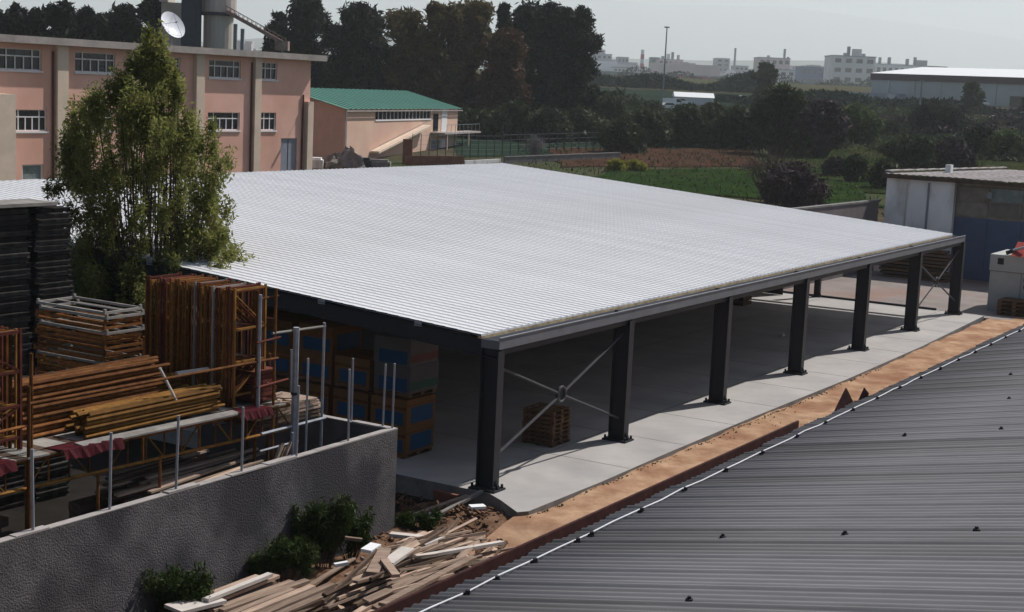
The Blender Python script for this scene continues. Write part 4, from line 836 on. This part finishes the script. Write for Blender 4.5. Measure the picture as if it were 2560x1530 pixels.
# tubes lying in two bundles
def bundle(a0, a1, b0, b1, z0, z1, r, mat, lb, group, nm='scaffold_tube', jit=.25):
    me = MB().tube((0, 0, 0), (a1 - a0, 0, 0), r, 6).mesh(nm); me.materials.append(MT[mat]); z = z0 + r; row = 0
    while z < z1:
        y = b0 + r + (row % 2) * r * .9
        while y < b1:
            o = link(nm, me, None, W(a0 + random.uniform(-jit, jit), y, z + random.uniform(-.006, .006)), (0, random.uniform(-.006, .006), TH + random.uniform(-.008, .008))); tag(o, lb, 'scaffold tube', group); y += r * 2.35
        z += r * 2.25; row += 1
bundle(-13.30, -9.0, 2.25, 2.85, 3.50, 4.10, .042, 'ochre', 'ochre scaffold tube in the front bundle on the rack', 'ochre tubes in the front bundle')
bundle(-14.6, -10.2, 3.05, 3.70, 3.52, 4.80, .048, 'rust', 'rust brown scaffold tube in the long rear bundle on the rack', 'rust tubes in the rear bundle', jit=.35)
bundle(-11.6, -8.6, 3.75, 4.0, 3.50, 4.15, .05, 'ochre', 'ochre scaffold tube lying behind the front bundle', 'ochre tubes behind the front bundle', jit=.2)
for (p, q, r, lb) in ((W(-10.9, 2.5, 4.75), W(-10.55, 2.3, 3.95), .035, 'short pale tube leaning on the bundles'), (W(-9.6, 3.2, 4.32), W(-8.7, 3.0, 4.34), .07, 'short blue white board on the ochre tubes')):
    b = MB().tube(p, q, r, 6); tag(b.build('loose_tube', 'pale_board'), lb, 'tube')
# rectangular frames piled flat
fl_, fw = 2.35, 1.24; b = MB(); t_ = .045
b.box(0, fw, 0, t_, 0, .062).box(0, fw, fl_ - t_, fl_, 0, .062).box(0, t_, t_, fl_ - t_, 0, .062).box(fw - t_, fw, t_, fl_ - t_, 0, .062)
for (xx, yy) in ((0, 0), (fw - .07, 0), (0, fl_ - .07), (fw - .07, fl_ - .07)): b.box(xx + .005, xx + .065, yy + .005, yy + .065, .06, .122)
b.box(fw * .5 - .02, fw * .5 + .02, t_, fl_ - t_, .02, .05)
ffm = []
for mt in ('rust', 'rust', 'rust', 'grey_board', 'ochre'): me = b.mesh('scaffold_frame'); me.materials.append(MT[mt]); ffm.append(me)
for k in range(20):
    z = 3.52 + k * .124; me = ffm[3] if k in (19, 18, 15, 9) else random.choice(ffm[:3] + ffm[4:])
    o = link('scaffold_unit', me, None, W(-11.2 + random.uniform(-.04, .04), 4.0 + random.uniform(-.05, .05), z), (random.uniform(-.006, .006), random.uniform(-.006, .006), TH + random.uniform(-.025, .025)))
    tag(o, 'grey topmost frame of the square pile on the rack' if k == 19 else 'rusty rectangular frame, %s from the bottom of the square pile' % ordinal(k), 'scaffold frame', 'rectangular frames piled flat on the rack')
# frames standing on edge, packed close together
def upright_frame(h_, w_):
    b = MB(); b.box(0, .06, 0, .05, 0, h_).box(w_ - .06, w_, 0, .05, 0, h_)
    for zz in (.25, h_ * .36, h_ * .64, h_ - .08): b.box(.06, w_ - .06, .005, .045, zz, zz + .05)
    b.bar((.06, .025, .3), (w_ - .06, .025, h_ * .36), .03, .03).bar((.06, .025, h_ * .94), (w_ - .06, .025, h_ * .66), .03, .03); return b
def frame_row(a, b0, n, sp, z, h_, w_, lb, group, lean=0.0):
    ms = []
    for mt in ('rust', 'rust', 'rust_dark', 'ochre', 'grey_board'): me = upright_frame(h_, w_).mesh('standing_frame'); me.materials.append(MT[mt]); ms.append(me)
    for k in range(n):
        me = ms[4] if k in (9, 17) else random.choice(ms[:4]); o = link('scaffold_unit', me, None, W(a + random.uniform(-.06, .06), b0 + k * sp, z + random.uniform(0, .03)), (lean + random.uniform(-.008, .008), random.uniform(-.008, .008), TH + random.uniform(-.02, .02)))
        o.scale = (1, 1, random.uniform(.97, 1.02)); tag(o, lb % ordinal(k), 'scaffold frame', group)
frame_row(-8.45, 2.35, 40, .078, 3.42, 2.98, 1.2, 'rusty scaffold frame standing on edge, %s from the near end of the packed row', 'scaffold frames standing in the packed row')
frame_row(-16.45, 2.45, 16, .11, 3.50, 2.60, 1.45, 'rusty scaffold frame at the left edge, %s from the near end of its row', 'scaffold frames standing at the left edge')
# dark bundle of reddish couplers below the standing frames on the right
for k in range(7): tag(MB().box(-.35, .5, -.4, .4, 0, .10).build('crate_layer', 'rust_dark', loc=W(-7.45 + random.uniform(-.03, .03), 2.65, 3.46 + k * .115), rot=(0, 0, TH + random.uniform(-.05, .05))), 'dark red flat crate in the low pile beside the standing frames', 'crate', 'dark red crates beside the standing frames')
# plywood pile on the right end
for k in range(9): tag(MB().box(-1.2 + random.uniform(-.12, .1), 1.1 + random.uniform(-.1, .15), -.62, .62, 0, .05).build('plywood_sheet', 'plank' if k > 3 else 'plank_dark', loc=W(-6.45, 2.72, 2.77 + k * .053), rot=(random.uniform(-.012, .012), random.uniform(-.012, .012), TH + random.uniform(-.05, .05))), 'weathered board in the flat pile at the right end of the rack', 'board', 'boards piled at the right end of the rack')
for k in range(14): 
    p = W(-6.5 + random.uniform(-.9, .9), 2.7 + random.uniform(-.45, .45), 3.27 + .045 * (k // 4)); d = Vector((random.uniform(-.5, .5), random.uniform(-.3, .3), random.uniform(-.01, .05)))
    tag(MB().bar(p - d, p + d, .09, .03).build('wood_offcut', 'plank', None), 'short pale wood offcut lying on the board pile at the rack end', 'offcut', 'offcuts on the board pile')
# timber pile under the rack, just behind the wall
for lay in range(13):
    for k in range(15 if lay > 9 else 3):
        ln_ = random.uniform(2.2, 4.2); y = 1.08 + k * (.20 if lay > 9 else 1.3) + random.uniform(-.06, .06); a = random.uniform(-13.2, -11.6) + .10 * k
        z = -.5 + lay * .205 + random.uniform(0, .03)
        o = MB().box(0, ln_, -.06 if lay > 9 else -.2, .06 if lay > 9 else .2, 0, .05 if lay > 9 else .20).build('timber', 'plank' if lay > 9 and random.random() < .6 else 'plank_dark', None, W(a, y, z), (random.uniform(-.05, .05), random.uniform(-.03, .03), TH + (random.uniform(.0, .10) if k < 6 else random.uniform(-.12, .12))))
        tag(o, 'brown timber in the pile under the rack just behind the yard wall', 'timber', 'timbers piled under the rack')
for lay in range(9):  # pile added to keep the ground under the rack black
    for k in range(6):
        o = MB().box(0, random.uniform(3, 4.6), -.2, .2, 0, .2).build('timber', 'plank_dark', None, W(-18.6 + random.uniform(-.3, .5), 1.6 + k * .45, -.52 + lay * .24), (0, 0, TH + random.uniform(-.06, .06))); tag(o, 'dark timber added to blacken the ground under the left end of the rack', 'timber', 'dark timbers added under the left end of the rack')
for k in range(5): p = W(-8.4 + random.uniform(-.4, .4), 1.2, 1.5); q = p + EX * random.uniform(.3, .8) + Vector((0, 0, random.uniform(.8, 1.2))); tag(MB().bar(p, q, .08, .035).build('leaning_lath', 'plank'), 'pale lath leaning up behind the yard wall', 'lath', 'laths leaning behind the yard wall')
# tall dark pallet stacks at the far left
pb_ = MB()
for i in range(4): pb_.box(-.62, .62, -.5 + i * .30, -.40 + i * .30, .10, .125)
for yy in (-.47, 0, .44): pb_.box(-.62, .62, yy, yy + .07, .02, .10)
pb_.box(-.62, -.5, -.5, .52, 0, .02).box(.5, .62, -.5, .52, 0, .02)
for xx in (-.60, -.05, .52): pb_.box(xx, xx + .09, -.47, .5, .03, .095)
dpm = pb_.mesh('dark_pallet'); dpm.materials.append(MT['pallet_dark'])
for ci, (a, bb, top) in enumerate(((-7.45, 10.4, 7.85), (-8.82, 10.5, 7.82), (-10.2, 10.4, 7.8), (-11.6, 10.4, 7.8))):
    z = -.55; k = 0
    while z < top - .15:
        o = link('dark_pallet', dpm, None, W(a + random.uniform(-.06, .06), bb + random.uniform(-.06, .06), z), (0, 0, TH + random.uniform(-.03, .03))); o.scale = (1, 1, 1.18)
        tag(o, 'dark weathered pallet, %s from the bottom of the %s tall stack' % (ordinal(k), ['right', 'middle', 'left', 'leftmost'][ci]), 'pallet', 'dark pallets in the tall stacks'); z += .149; k += 1
tag(MB().box(-2.7, 1.35, -.62, .6, 0, .09).build('cover_board', 'grey_board', loc=W(-8.8, 10.4, 7.88), rot=(0, 0, TH)), 'pale grey cover board lying on the tall dark pallet stacks', 'board')
tag(MB().box(-.6, .55, -.3, .3, 0, .10).box(-.5, .45, -.2, .2, .1, .14).build('roof_piece', 'bolt', loc=W(-11.0, 10.2, 7.98), rot=(0, 0, TH)), 'small dark slab on top of the pale cover board', 'slab')
# ------------------------------------------------------------------ the leafy tree behind the rack
tq = at(385, 1110, 51.5); tq.z = -.5; K = 51.5 / 3800.0
nt_ = empty('leafy_tree', tq, 0, 'tall leafy green tree with many upright branches behind the scaffold rack', 'tree')
# outline in metres: height above ground, left and right reach of the crown
def hz_(py): return at(370, py, 51.5).z + .5
cx = at(370, 400, 51.5).x - tq.x
outl = [(64, -38, 42), (110, -50, 62), (180, -75, 95), (215, -140, 110), (260, -205, 130), (320, -225, 215), (420, -235, 225), (470, -260, 225), (520, -200, 215), (580, -170, 195), (640, -195, 300), (700, -205, 330), (745, -205, 320)]
def reach(py):
    for (a, l0, r0), (b_, l1, r1) in zip(outl, outl[1:]):
        if a <= py <= b_: t = (py - a) / (b_ - a); return l0 + (l1 - l0) * t, r0 + (r1 - r0) * t
    return -180, 240
tb = MB(); cs = []; base_z = hz_(1100)
stems = []
for i in range(9):
    an = 2 * math.pi * i / 9; p0 = Vector((.18 * math.cos(an), .18 * math.sin(an), -.3)); p1 = Vector((.8 * math.cos(an), .7 * math.sin(an), 4.2)); tb.tube(p0, p1, .11, 6, .08); stems.append(p1)
for i in range(380):
    py = 64 + (745 - 64) * ((i + random.random()) / 380) ** .74; l_, r_ = reach(py); u_ = random.uniform(-1, 1); px = (l_ + r_) / 2 + (r_ - l_) / 2 * u_; zz = hz_(py); hw = (r_ - l_) / 2 * K
    yy = random.uniform(-.9, .9) * hw * math.sqrt(max(0.05, 1 - u_ * u_)); x = cx + px * K; k = random.uniform(.26, .48) * (.75 if py < 200 else 1 if py < 430 else .8); edge = abs(u_)
    x -= math.copysign(k * .8 * edge, u_)
    cs.append((x, yy, zz - k * .9, k, k, k * random.uniform(1.5, 2.3)))
    s = min(stems, key=lambda q: (q.x - x * .4) ** 2 + (q.y - yy * .4) ** 2); m_ = Vector((s.x + (x - s.x) * .55, s.y + (yy - s.y) * .55, max(3.2, 4.2 + (zz - 4.2) * .45)))
    if i % 2 == 0: tb.tube(s if zz > 4.6 else s * .8, m_, .032, 5, .02); tb.tube(m_, (x, yy, zz), .02, 4, .006)
for i in range(70):                                        # low side branches reaching over the roof edge and to the left
    sd = 1 if i < 46 else -1; py = random.uniform(560, 725); px = random.uniform(110, 275) if sd > 0 else -random.uniform(120, 250)
    if sd > 0 and px > 215 and py < 640: px -= 60
    zz = hz_(py); x = cx + px * K * .98; yy = random.uniform(-1.3, .3); k = random.uniform(.20, .36); cs.append((x, yy, zz, k, k, k * 1.2)); tb.tube((x * .35, yy * .3, zz - 1.3), (x, yy, zz), .02, 4, .006)
tb.build('trunk', 'bark', nt_)
P = clump_points(cs, 80000, .75)
link('crown', fast_mesh('crown', leaves(P, .056, 1.5, up=.4), 4, 'leaf_near'), nt_)
# dark undergrowth below it
shrub('undergrowth', 'dark undergrowth below the leafy tree behind the pallet stacks', 'bush', tq + Vector((.3, .6, 0)), 6.3, 3.7, 'leaf_hedge', 16000, .10, nc=60, rr=(.16, .30))

# ------------------------------------------------------------------ grey corrugated roof in the foreground
PT = math.tan(R(11)); gr = empty('corrugated_shed', W(0, -9.55, 0), TH, 'low building with a grey corrugated cement roof in the foreground', 'building')
def zg(y): return 3.40 - y * PT
SW, NWV, AMP = 1.0, 4, .024; YL = 12.6
shm = []
for var in range(3):
    b = MB(); nn = NWV * 8 + 3; ysr = [0, 4.2, 8.4, YL]
    for yy in ysr: b.v += [(i * SW / (NWV * 8), -yy, zg(-yy) + AMP * math.cos(2 * math.pi * i / 8) + .012 * (i > NWV * 8 - 2)) for i in range(nn)]
    b.f = [(j * nn + i, j * nn + i + 1, (j + 1) * nn + i + 1, (j + 1) * nn + i) for j in range(3) for i in range(nn - 1)]
    o_ = len(b.v); b.v += [(i * SW / (NWV * 8), 0, zg(0) + AMP * math.cos(2 * math.pi * i / 8) - .022) for i in range(nn)]; b.f += [(i + 1, i, o_ + i, o_ + i + 1) for i in range(nn - 1)]
    me = b.mesh('roof_sheet'); me.materials.append(MT['cem_a' if var != 1 else 'cem_b']); me.polygons.foreach_set('use_smooth', [True] * len(me.polygons)); shm.append(me)
for k in range(62):
    o = link('roof_sheet', shm[random.choice((0, 0, 1, 2))], gr, (-26 + k * SW, random.uniform(-.05, .05), random.uniform(-.004, .004)))
MB().box(-26, 36, -12.5, -.75, -.7, 3.36).build('wall', 'mould_wall', gr)
MB().bar((-26, -.55, 3.30), (36, -.55, 3.30), .10, .14).build('purlin', 'rust_dark', gr)
# old gutter, broken off part way along
g = MB(); g.box(-26, .25, .26, .275, 3.16, 3.44).box(-26, .25, -.06, .26, 3.16, 3.175).box(-26, .25, .275, .31, 3.41, 3.45).box(-26, .25, -.075, -.06, 3.16, 3.30); g.build('gutter', 'gutter', gr)
for a in range(-25, 1, 2): MB().box(a, a + .05, -.55, .27, 3.13, 3.158).build('bracket', 'bolt', gr)
for (a, a1, hh, ld_, lb) in ((2.85, 4.5, .50, .35, 'large bent rusty flashing sticking up at the roof edge'), (4.9, 5.6, .27, .15, 'small bent rusty flashing sticking up at the roof edge')):
    b = MB(); pk_ = (a + (a1 - a) * .42); b.add([(a, .25, 3.2), (a1, .25, 3.25), (pk_, .18, 3.34 + hh), (a, .21, 3.2), (a1, .21, 3.25), (pk_, .14, 3.34 + hh)], [(0, 1, 2), (5, 4, 3), (0, 3, 4, 1), (1, 4, 5, 2), (2, 5, 3, 0)])
    b.add([(a, .26, 3.2), (pk_, .18, 3.35 + hh), (pk_ - .25, -.06, 3.3 + hh * .8), (a - .1, -.02, 3.28)], [(0, 1, 2, 3)]); b.build('bent_flashing', 'gutter', gr, label=lb)
bm_ = MB().tube((0, 0, -.03), (0, 0, .02), .06, 8).tube((0, 0, .02), (0, 0, .06), .034, 6, .03).mesh('roof_bolt'); bm_.materials.append(MT['bolt'])
for (ea, na) in ((-12.7, -12.74), (-12.45, -14.85), (-12.15, -16.95), (-2.25, -12.8), (-1.8, -14.87), (-16.8, -13.97), (8.2, -12.75), (8.6, -14.8), (3.1, -13.9), (-6.0, -17.2), (14.0, -12.8)):
    y = na + 9.55; link('roof_bolt', bm_, gr, (ea, y, zg(y) + .02))
# thin white cable along the edge, held by dark clips
cbl = empty('edge_cable', W(0, -9.55, 0), TH, 'thin white cable clipped along the edge of the grey corrugated roof', 'cable'); yy = -.47
pts = [(-26 + i * 1.03, yy + .015 * math.sin(i * 1.9), zg(yy) + AMP + .03 + .012 * math.sin(i * 2.7)) for i in range(61)]
cm_ = MB()
for p, q in zip(pts, pts[1:]): cm_.tube(p, q, .014, 6)
cm_.build('cable', 'cable', cbl)
clm = MB().box(-.05, .05, -.05, .05, -.05, .035).tube((0, -.02, .03), (0, -.02, .085), .045, 6).mesh('clip'); clm.materials.append(MT['bolt'])
for a in (-25.2, -23.1, -21.0, -18.9, -16.82, -15.91, -14.66, -13.12, -12.59, -10.51, -8.47, -6.36, -4.23, -1.99, .02, 2.16, 4.2, 6.3, 8.4, 10.5, 12.6, 14.7, 16.8, 18.9, 21.0, 23.1): link('clip', clm, cbl, (a, yy - .05, zg(yy) + AMP - .0))

# ------------------------------------------------------------------ timber heaps and plants in the gap
def plank_at(p, yaw, ln_, w_, t_, mat, lb, group, pitch=0, rollp=0, cat='plank', nm='plank'):
    o = MB().box(-ln_ / 2, ln_ / 2, -w_ / 2, w_ / 2, 0, t_).build(nm, mat, None, p, (rollp, pitch, yaw)); return tag(o, lb, cat, group)
for k in range(34):
    lay = k // 8; a = -11.5 + random.uniform(-.3, .3) + (k % 8) * .05; bb = -.30 - (k % 8) * .25 + random.uniform(-.05, .05)
    plank_at(W(a, bb, -.42 + lay * .12), TH + random.uniform(-.05, .05), random.uniform(2.1, 2.9), random.uniform(.14, .21), random.uniform(.06, .10), 'plank', 'reddish weathered plank in the neat pile at the foot of the yard wall', 'planks in the neat pile by the yard wall', random.uniform(-.02, .02), random.uniform(-.06, .06))
for k in range(130):
    t = random.random() ** .8; a = -9.9 + 5.0 * t + random.uniform(-.7, .4); c_ = -2.9 + .95 * t; bb = c_ + random.gauss(0, .66); hgt = max(0, .75 * (1 - ((bb - c_) / 1.3) ** 2)) * (1 - .35 * abs(t - .4))
    yaw = TH + random.gauss(0, .16) if random.random() < .8 else TH + random.uniform(-1.2, 1.2); thin = random.random() < .5
    plank_at(W(a, bb, -.42 + hgt * random.random() + k * .0012), yaw, random.uniform(1.4, 3.2) if abs(yaw - TH) < .5 else random.uniform(.7, 1.5), .07 if thin else random.uniform(.12, .22), random.uniform(.035, .08), 'plank' if random.random() < .72 else 'plank_dark', 'weathered plank in the tangled heap beside the grey roof', 'planks in the tangled heap', random.gauss(0, .05), random.gauss(0, .25))
def Gz(px, py, z):
    d = ray(px, py); return Vector((0, 0, CAMH)) + d * ((z - CAMH) / d.z)
for (x0, y0, z0, x1, y1, z1, w_, mt, lb) in (
    (930, 1434, .35, 963, 1372, .55, .30, 'plank', 'thick short plank standing steeply on top of the tangled heap'), (967, 1409, .42, 1021, 1372, .45, .34, 'pale_board', 'broad pale plank on top of the tangled heap'),
    (1041, 1393, .25, 1255, 1356, .0, .15, 'pale_board', 'long pale plank pointing from the heap at the dirt strip'), (976, 1335, .1, 1058, 1344, .1, .22, 'pale_board', 'pale board at the foot of the yard wall corner'),
    (1058, 1364, .25, 1107, 1344, .2, .14, 'pale_board', 'short pale plank at the back of the tangled heap'), (862, 1345, .25, 905, 1350, .2, .10, 'plank', 'brown plank poking out of the tallest wall bush'),
    (807, 1504, .1, 943, 1376, .5, .07, 'plank_dark', 'dark pole slanting across the left of the tangled heap'), (836, 1413, .05, 869, 1407, .08, .12, 'metal_white', 'pale lath at the left edge of the tangled heap'),
    (915, 1378, .38, 940, 1362, .42, .30, 'metal_white', 'white plastic scrap at the back of the tangled heap'), (955, 1512, .1, 1185, 1393, .15, .20, 'plank', 'long brown plank along the front of the tangled heap'),
    (1000, 1525, .05, 1120, 1458, .1, .16, 'pale_board', 'pale plank at the near front of the tangled heap'), (960, 1400, .5, 990, 1440, .4, .2, 'plank', 'broken plank lying across the top of the heap'),
    (432, 1524, .15, 545, 1496, .12, .62, 'pale_board', 'wide pale board on the left end of the neat plank pile'), (515, 1500, .22, 676, 1436, .25, .16, 'pale_board', 'topmost pale plank at the back of the neat plank pile'),
    (1030, 1290, -.45, 1170, 1240, -.2, .16, 'plank', 'brown plank lying in the rubble by the slab'), (1090, 1290, -.35, 1205, 1228, .02, .13, 'grey_board', 'grey pole slanting up to the shed corner'),
    (1005, 1302, -.4, 1080, 1285, -.4, .2, 'pale_board', 'pale plank lying by the green weeds'), (1175, 1268, -.05, 1212, 1266, -.05, .28, 'metal_white', 'white scrap block near the shed corner column'), (1080, 1335, -.45, 1200, 1305, -.4, .14, 'plank_dark', 'dark plank in the rubble beside the tangled heap')):
    o = MB().bar(Vector((0, 0, 0)), Gz(x1, y1, z1) - Gz(x0, y0, z0), w_, .08).build('plank' if w_ < .5 else 'board', mt, None, Gz(x0, y0, z0)); tag(o, lb, 'plank')
tag(MB().tube((0, 0, 0), (.03, 0, .85), .05, 8).build('pipe_stub', 'metal_white', loc=W(-.9, 3.0, -.5)), 'short white pipe standing in the rubble by the shed floor edge', 'pipe')
tag(MB().box(-.35, .55, -.06, .06, 0, .30).build('concrete_block', 'brick_red', loc=W(-.62, .9, -.45), rot=(0, 0, TH + 1.5)), 'brown block against the edge of the shed floor', 'block')
cb_ = MB()
for i in range(900):
    a = random.uniform(-5.5, .2); bb = random.uniform(-2.6, 2.6)
    if a > -.6 and bb > -1.9: a -= 1.3
    s = random.uniform(.02, .09); z = -.52 + .10 * random.random() + .30 * math.exp(-((a + 1.6) ** 2 + (bb + .7) ** 2) / 1.2); v1 = Vector((a, bb, z)); d = Vector((random.uniform(-1, 1), random.uniform(-1, 1), random.uniform(-.2, .5))).normalized() * s * random.uniform(1, 3); cb_.bar(v1, v1 + d, s, s * .6)
tag(cb_.build('rubble', 'rubble', loc=C0, rot=(0, 0, TH)), kind='stuff')
cb_ = MB()
for i in range(420):
    a = random.uniform(-1.5, 30) if i < 400 else random.uniform(10, 18); bb = -2.22 - abs(random.gauss(0, .06 if i < 400 else .4)); s = random.uniform(.015, .035); v1 = Vector((a, bb, dz(a, bb) - .01)); d = Vector((random.uniform(-1, 1), random.uniform(-1, 1), random.uniform(.1, .6))).normalized() * s * random.uniform(1, 2.5); cb_.bar(v1, v1 + d, s, s)
tag(cb_.build('clods', 'earth', loc=C0, rot=(0, 0, TH)), kind='stuff')
fb = 'bushes growing at the foot of the yard wall'
for (a, bb, H, hw, n, lb) in ((-12.7, .1, 1.45, .9, 3800, 'low dark bush at the wall foot behind the neat plank pile'), (-14.2, -.2, .7, .5, 1400, 'small weed cut by the bottom edge under the wall'), (-9.2, -.05, 1.25, .85, 3800, 'middle bush at the wall foot between the two wood heaps'), (-7.7, .05, 1.85, .85, 5200, 'tallest bush at the wall foot behind the tangled heap'), (-6.4, .1, 1.25, .6, 2800, 'right hand bush at the wall foot behind the tangled heap'), (-3.3, .15, .55, .65, 2200, 'bright green weeds at the foot of the wall corner')):
    r = empty('wall_bush', W(a, bb, -.52), 0, lb, 'bush', fb); cs = [(random.uniform(-1, 1) * hw * .8, random.uniform(-.35, .35) * hw, random.uniform(.25, .85) * H, random.uniform(.16, .28) * hw + .05, random.uniform(.16, .28) * hw + .05, random.uniform(.16, .30) * H) for i in range(18)]
    sb = MB()
    for c in cs: sb.tube((c[0] * .3, c[1] * .3, -.1), c[:3], .014, 4, .005)
    sb.build('stems', 'bark', r); link('foliage', fast_mesh('foliage', leaves(clump_points(cs, n, .5), .035, 2.4, up=.8), 4, 'leaf_fore'), r)

# ------------------------------------------------------------------ workshop, cabin and back wall on the right
ws = empty('workshop', W(69.0, 0, -.25), TH, 'old whitewashed workshop with a blue door and a flat tiled roof', 'building'); zo = .25
ED = 34.0
MB().box(0, .4, 5.65, 10.45, -.8, 6.7 + zo).box(.4, ED, 10.05, 10.45, -.8, 6.35 + zo).build('wall', 'white_wash', ws)
MB().box(-.06, 0, 8.9, 9.0, 0, 6.5).build('wall_seam', 'plaster_grey', ws); MB().box(-.05, -.001, 7.35, 7.5, 0, 6.4 + zo).build('downpipe', 'mast', ws)
MB().box(.55, .9, -12, 5.648, 4.45, 6.7 + zo).build('lintel_wall', 'brown_panel', ws)
for i in range(7):
    for j in range(2): yv = 5.5 - i * 2.3; MB().box(.45, .548, yv - 2.1, yv, 4.6 + j * 1.05, 5.5 + j * 1.05).build('wall_panel', 'brown_panel' if (i, j) != (1, 1) else 'glass_pale', ws)
for i in range(4): yv = 5.64 - i * 2.3; MB().box(.5, .6, yv - 2.28, yv, 0, 4.44).build('door_panel', 'blue_door', ws)
MB().box(.4, .7, -12, 5.64, -.8, 0).build('step', 'plaster_grey', ws)
rsm = MB(); nn = 9
for i in range(nn): rsm.v += [(0, i * .25, .05 * (i % 2)), (ED + .5, i * .25, -.5 + .05 * (i % 2))]
rsm.f = [(i * 2, i * 2 + 1, i * 2 + 3, i * 2 + 2) for i in range(nn - 1)]
rme = rsm.mesh('roof_sheet'); rme.materials.append(MT['old_roof'])
for k in range(12): link('roof_sheet', rme, ws, (-.55 + random.uniform(-.08, .05), 8.7 - 2 * k + random.uniform(-.02, .02), 7.12 + random.uniform(-.01, .03)))
MB().box(-.5, -.35, -13.3, 10.7, 6.78 + zo - .22, 7.08).build('fascia', 'bark', ws)
for k in range(11): MB().box(.3 + k * 3.1, 3.2 + k * 3.1, 10.3, 10.75, 7.22 - k * .045 + random.uniform(0, .04), 7.32 - k * .045).build('verge_cap', 'wall_top', ws)
MB().box(10.5, 11.2, 8.9, 9.3, 6.9, 7.6).build('vent', 'white_wash', ws)
for k in range(2): MB().box(-.35, -.1, 3.0 - 6 * k, 3.3 - 6 * k, 5.9, 6.3).build('lamp', 'mast', ws)
wall_thing('back_wall', 'grey boundary wall running left from the workshop corner behind the shed', 'wall', W(69.0, 11.2, 0), W(52.5, 11.8, 0), 4.85, .3, 'grey_wall', 'slab_edge')
# timber and pallets stacked before the workshop wall
for k in range(9):
    tag(MB().box(-.55, .55, -2.2 + random.uniform(-.2, .2), 2.2 + random.uniform(-.2, .2), 0, .16).build('timber_baulk', 'plank_dark' if k % 2 else 'pallet', loc=W(66.5 + random.uniform(-.1, .1), 7.2, -.1 + k * .24), rot=(0, 0, TH + random.uniform(-.03, .03))), 'brown timber baulk in the stack before the whitewashed wall', 'timber', 'timber baulks before the workshop wall')
cbx = empty('white_cabin', W(54.5, 0, -.2), TH, 'off white machine cabin with a dark vent at the right edge', 'cabin')
MB().box(0, 4, -6, -.75, 0, 2.42).build('body', 'cabin', cbx); MB().box(-.05, 4, -6.02, -.70, 2.45, 3.42).build('upper_box', 'cabin', cbx)
MB().box(-.07, -.052, -1.5, -1.15, 2.85, 3.22).build('vent', 'bolt', cbx); MB().box(-.03, -.002, -2.6, -2.55, 0.3, 2.4).build('door_gap', 'mast', cbx)
b = MB(); n = 10
b.tube((-.05, -2.9, 2.05), (-.002, -2.9, 2.05), .22, 10); b.build('gauge', 'mast', cbx); MB().box(-.04, -.003, -3.05, -2.75, 1.55, 1.75).build('handle', 'bolt', cbx)
rm = empty('red_machine', W(55.5, -2.4, 3.22), TH, 'dark red machine part lying on the white cabin roof', 'machine')
MB().prism([(-1.2, 0), (1.4, 0), (1.2, .55), (.3, .75), (-.5, .35)], 'y', -1.0, .5).build('housing', 'red_machine', rm); MB().tube((-.6, .3, .35), (-.6, .9, .1), .12, 8).build('pipe', 'bolt', rm); MB().tube((-.7, -.2, .55), (-.7, .5, .30), .08, 8).build('pipe', 'galv_light', rm)
p = make_pallet(W(53.6, -2.7, -.13), TH + 1.57, 'dark pallet at the foot of the white cabin', 'pallets at the foot of the white cabin'); p.scale = (1.6, 1.4, 1.5)
for k in range(1, 4): c = copy_tree(p); c.location = W(53.6, -2.7, -.13 + k * .225)
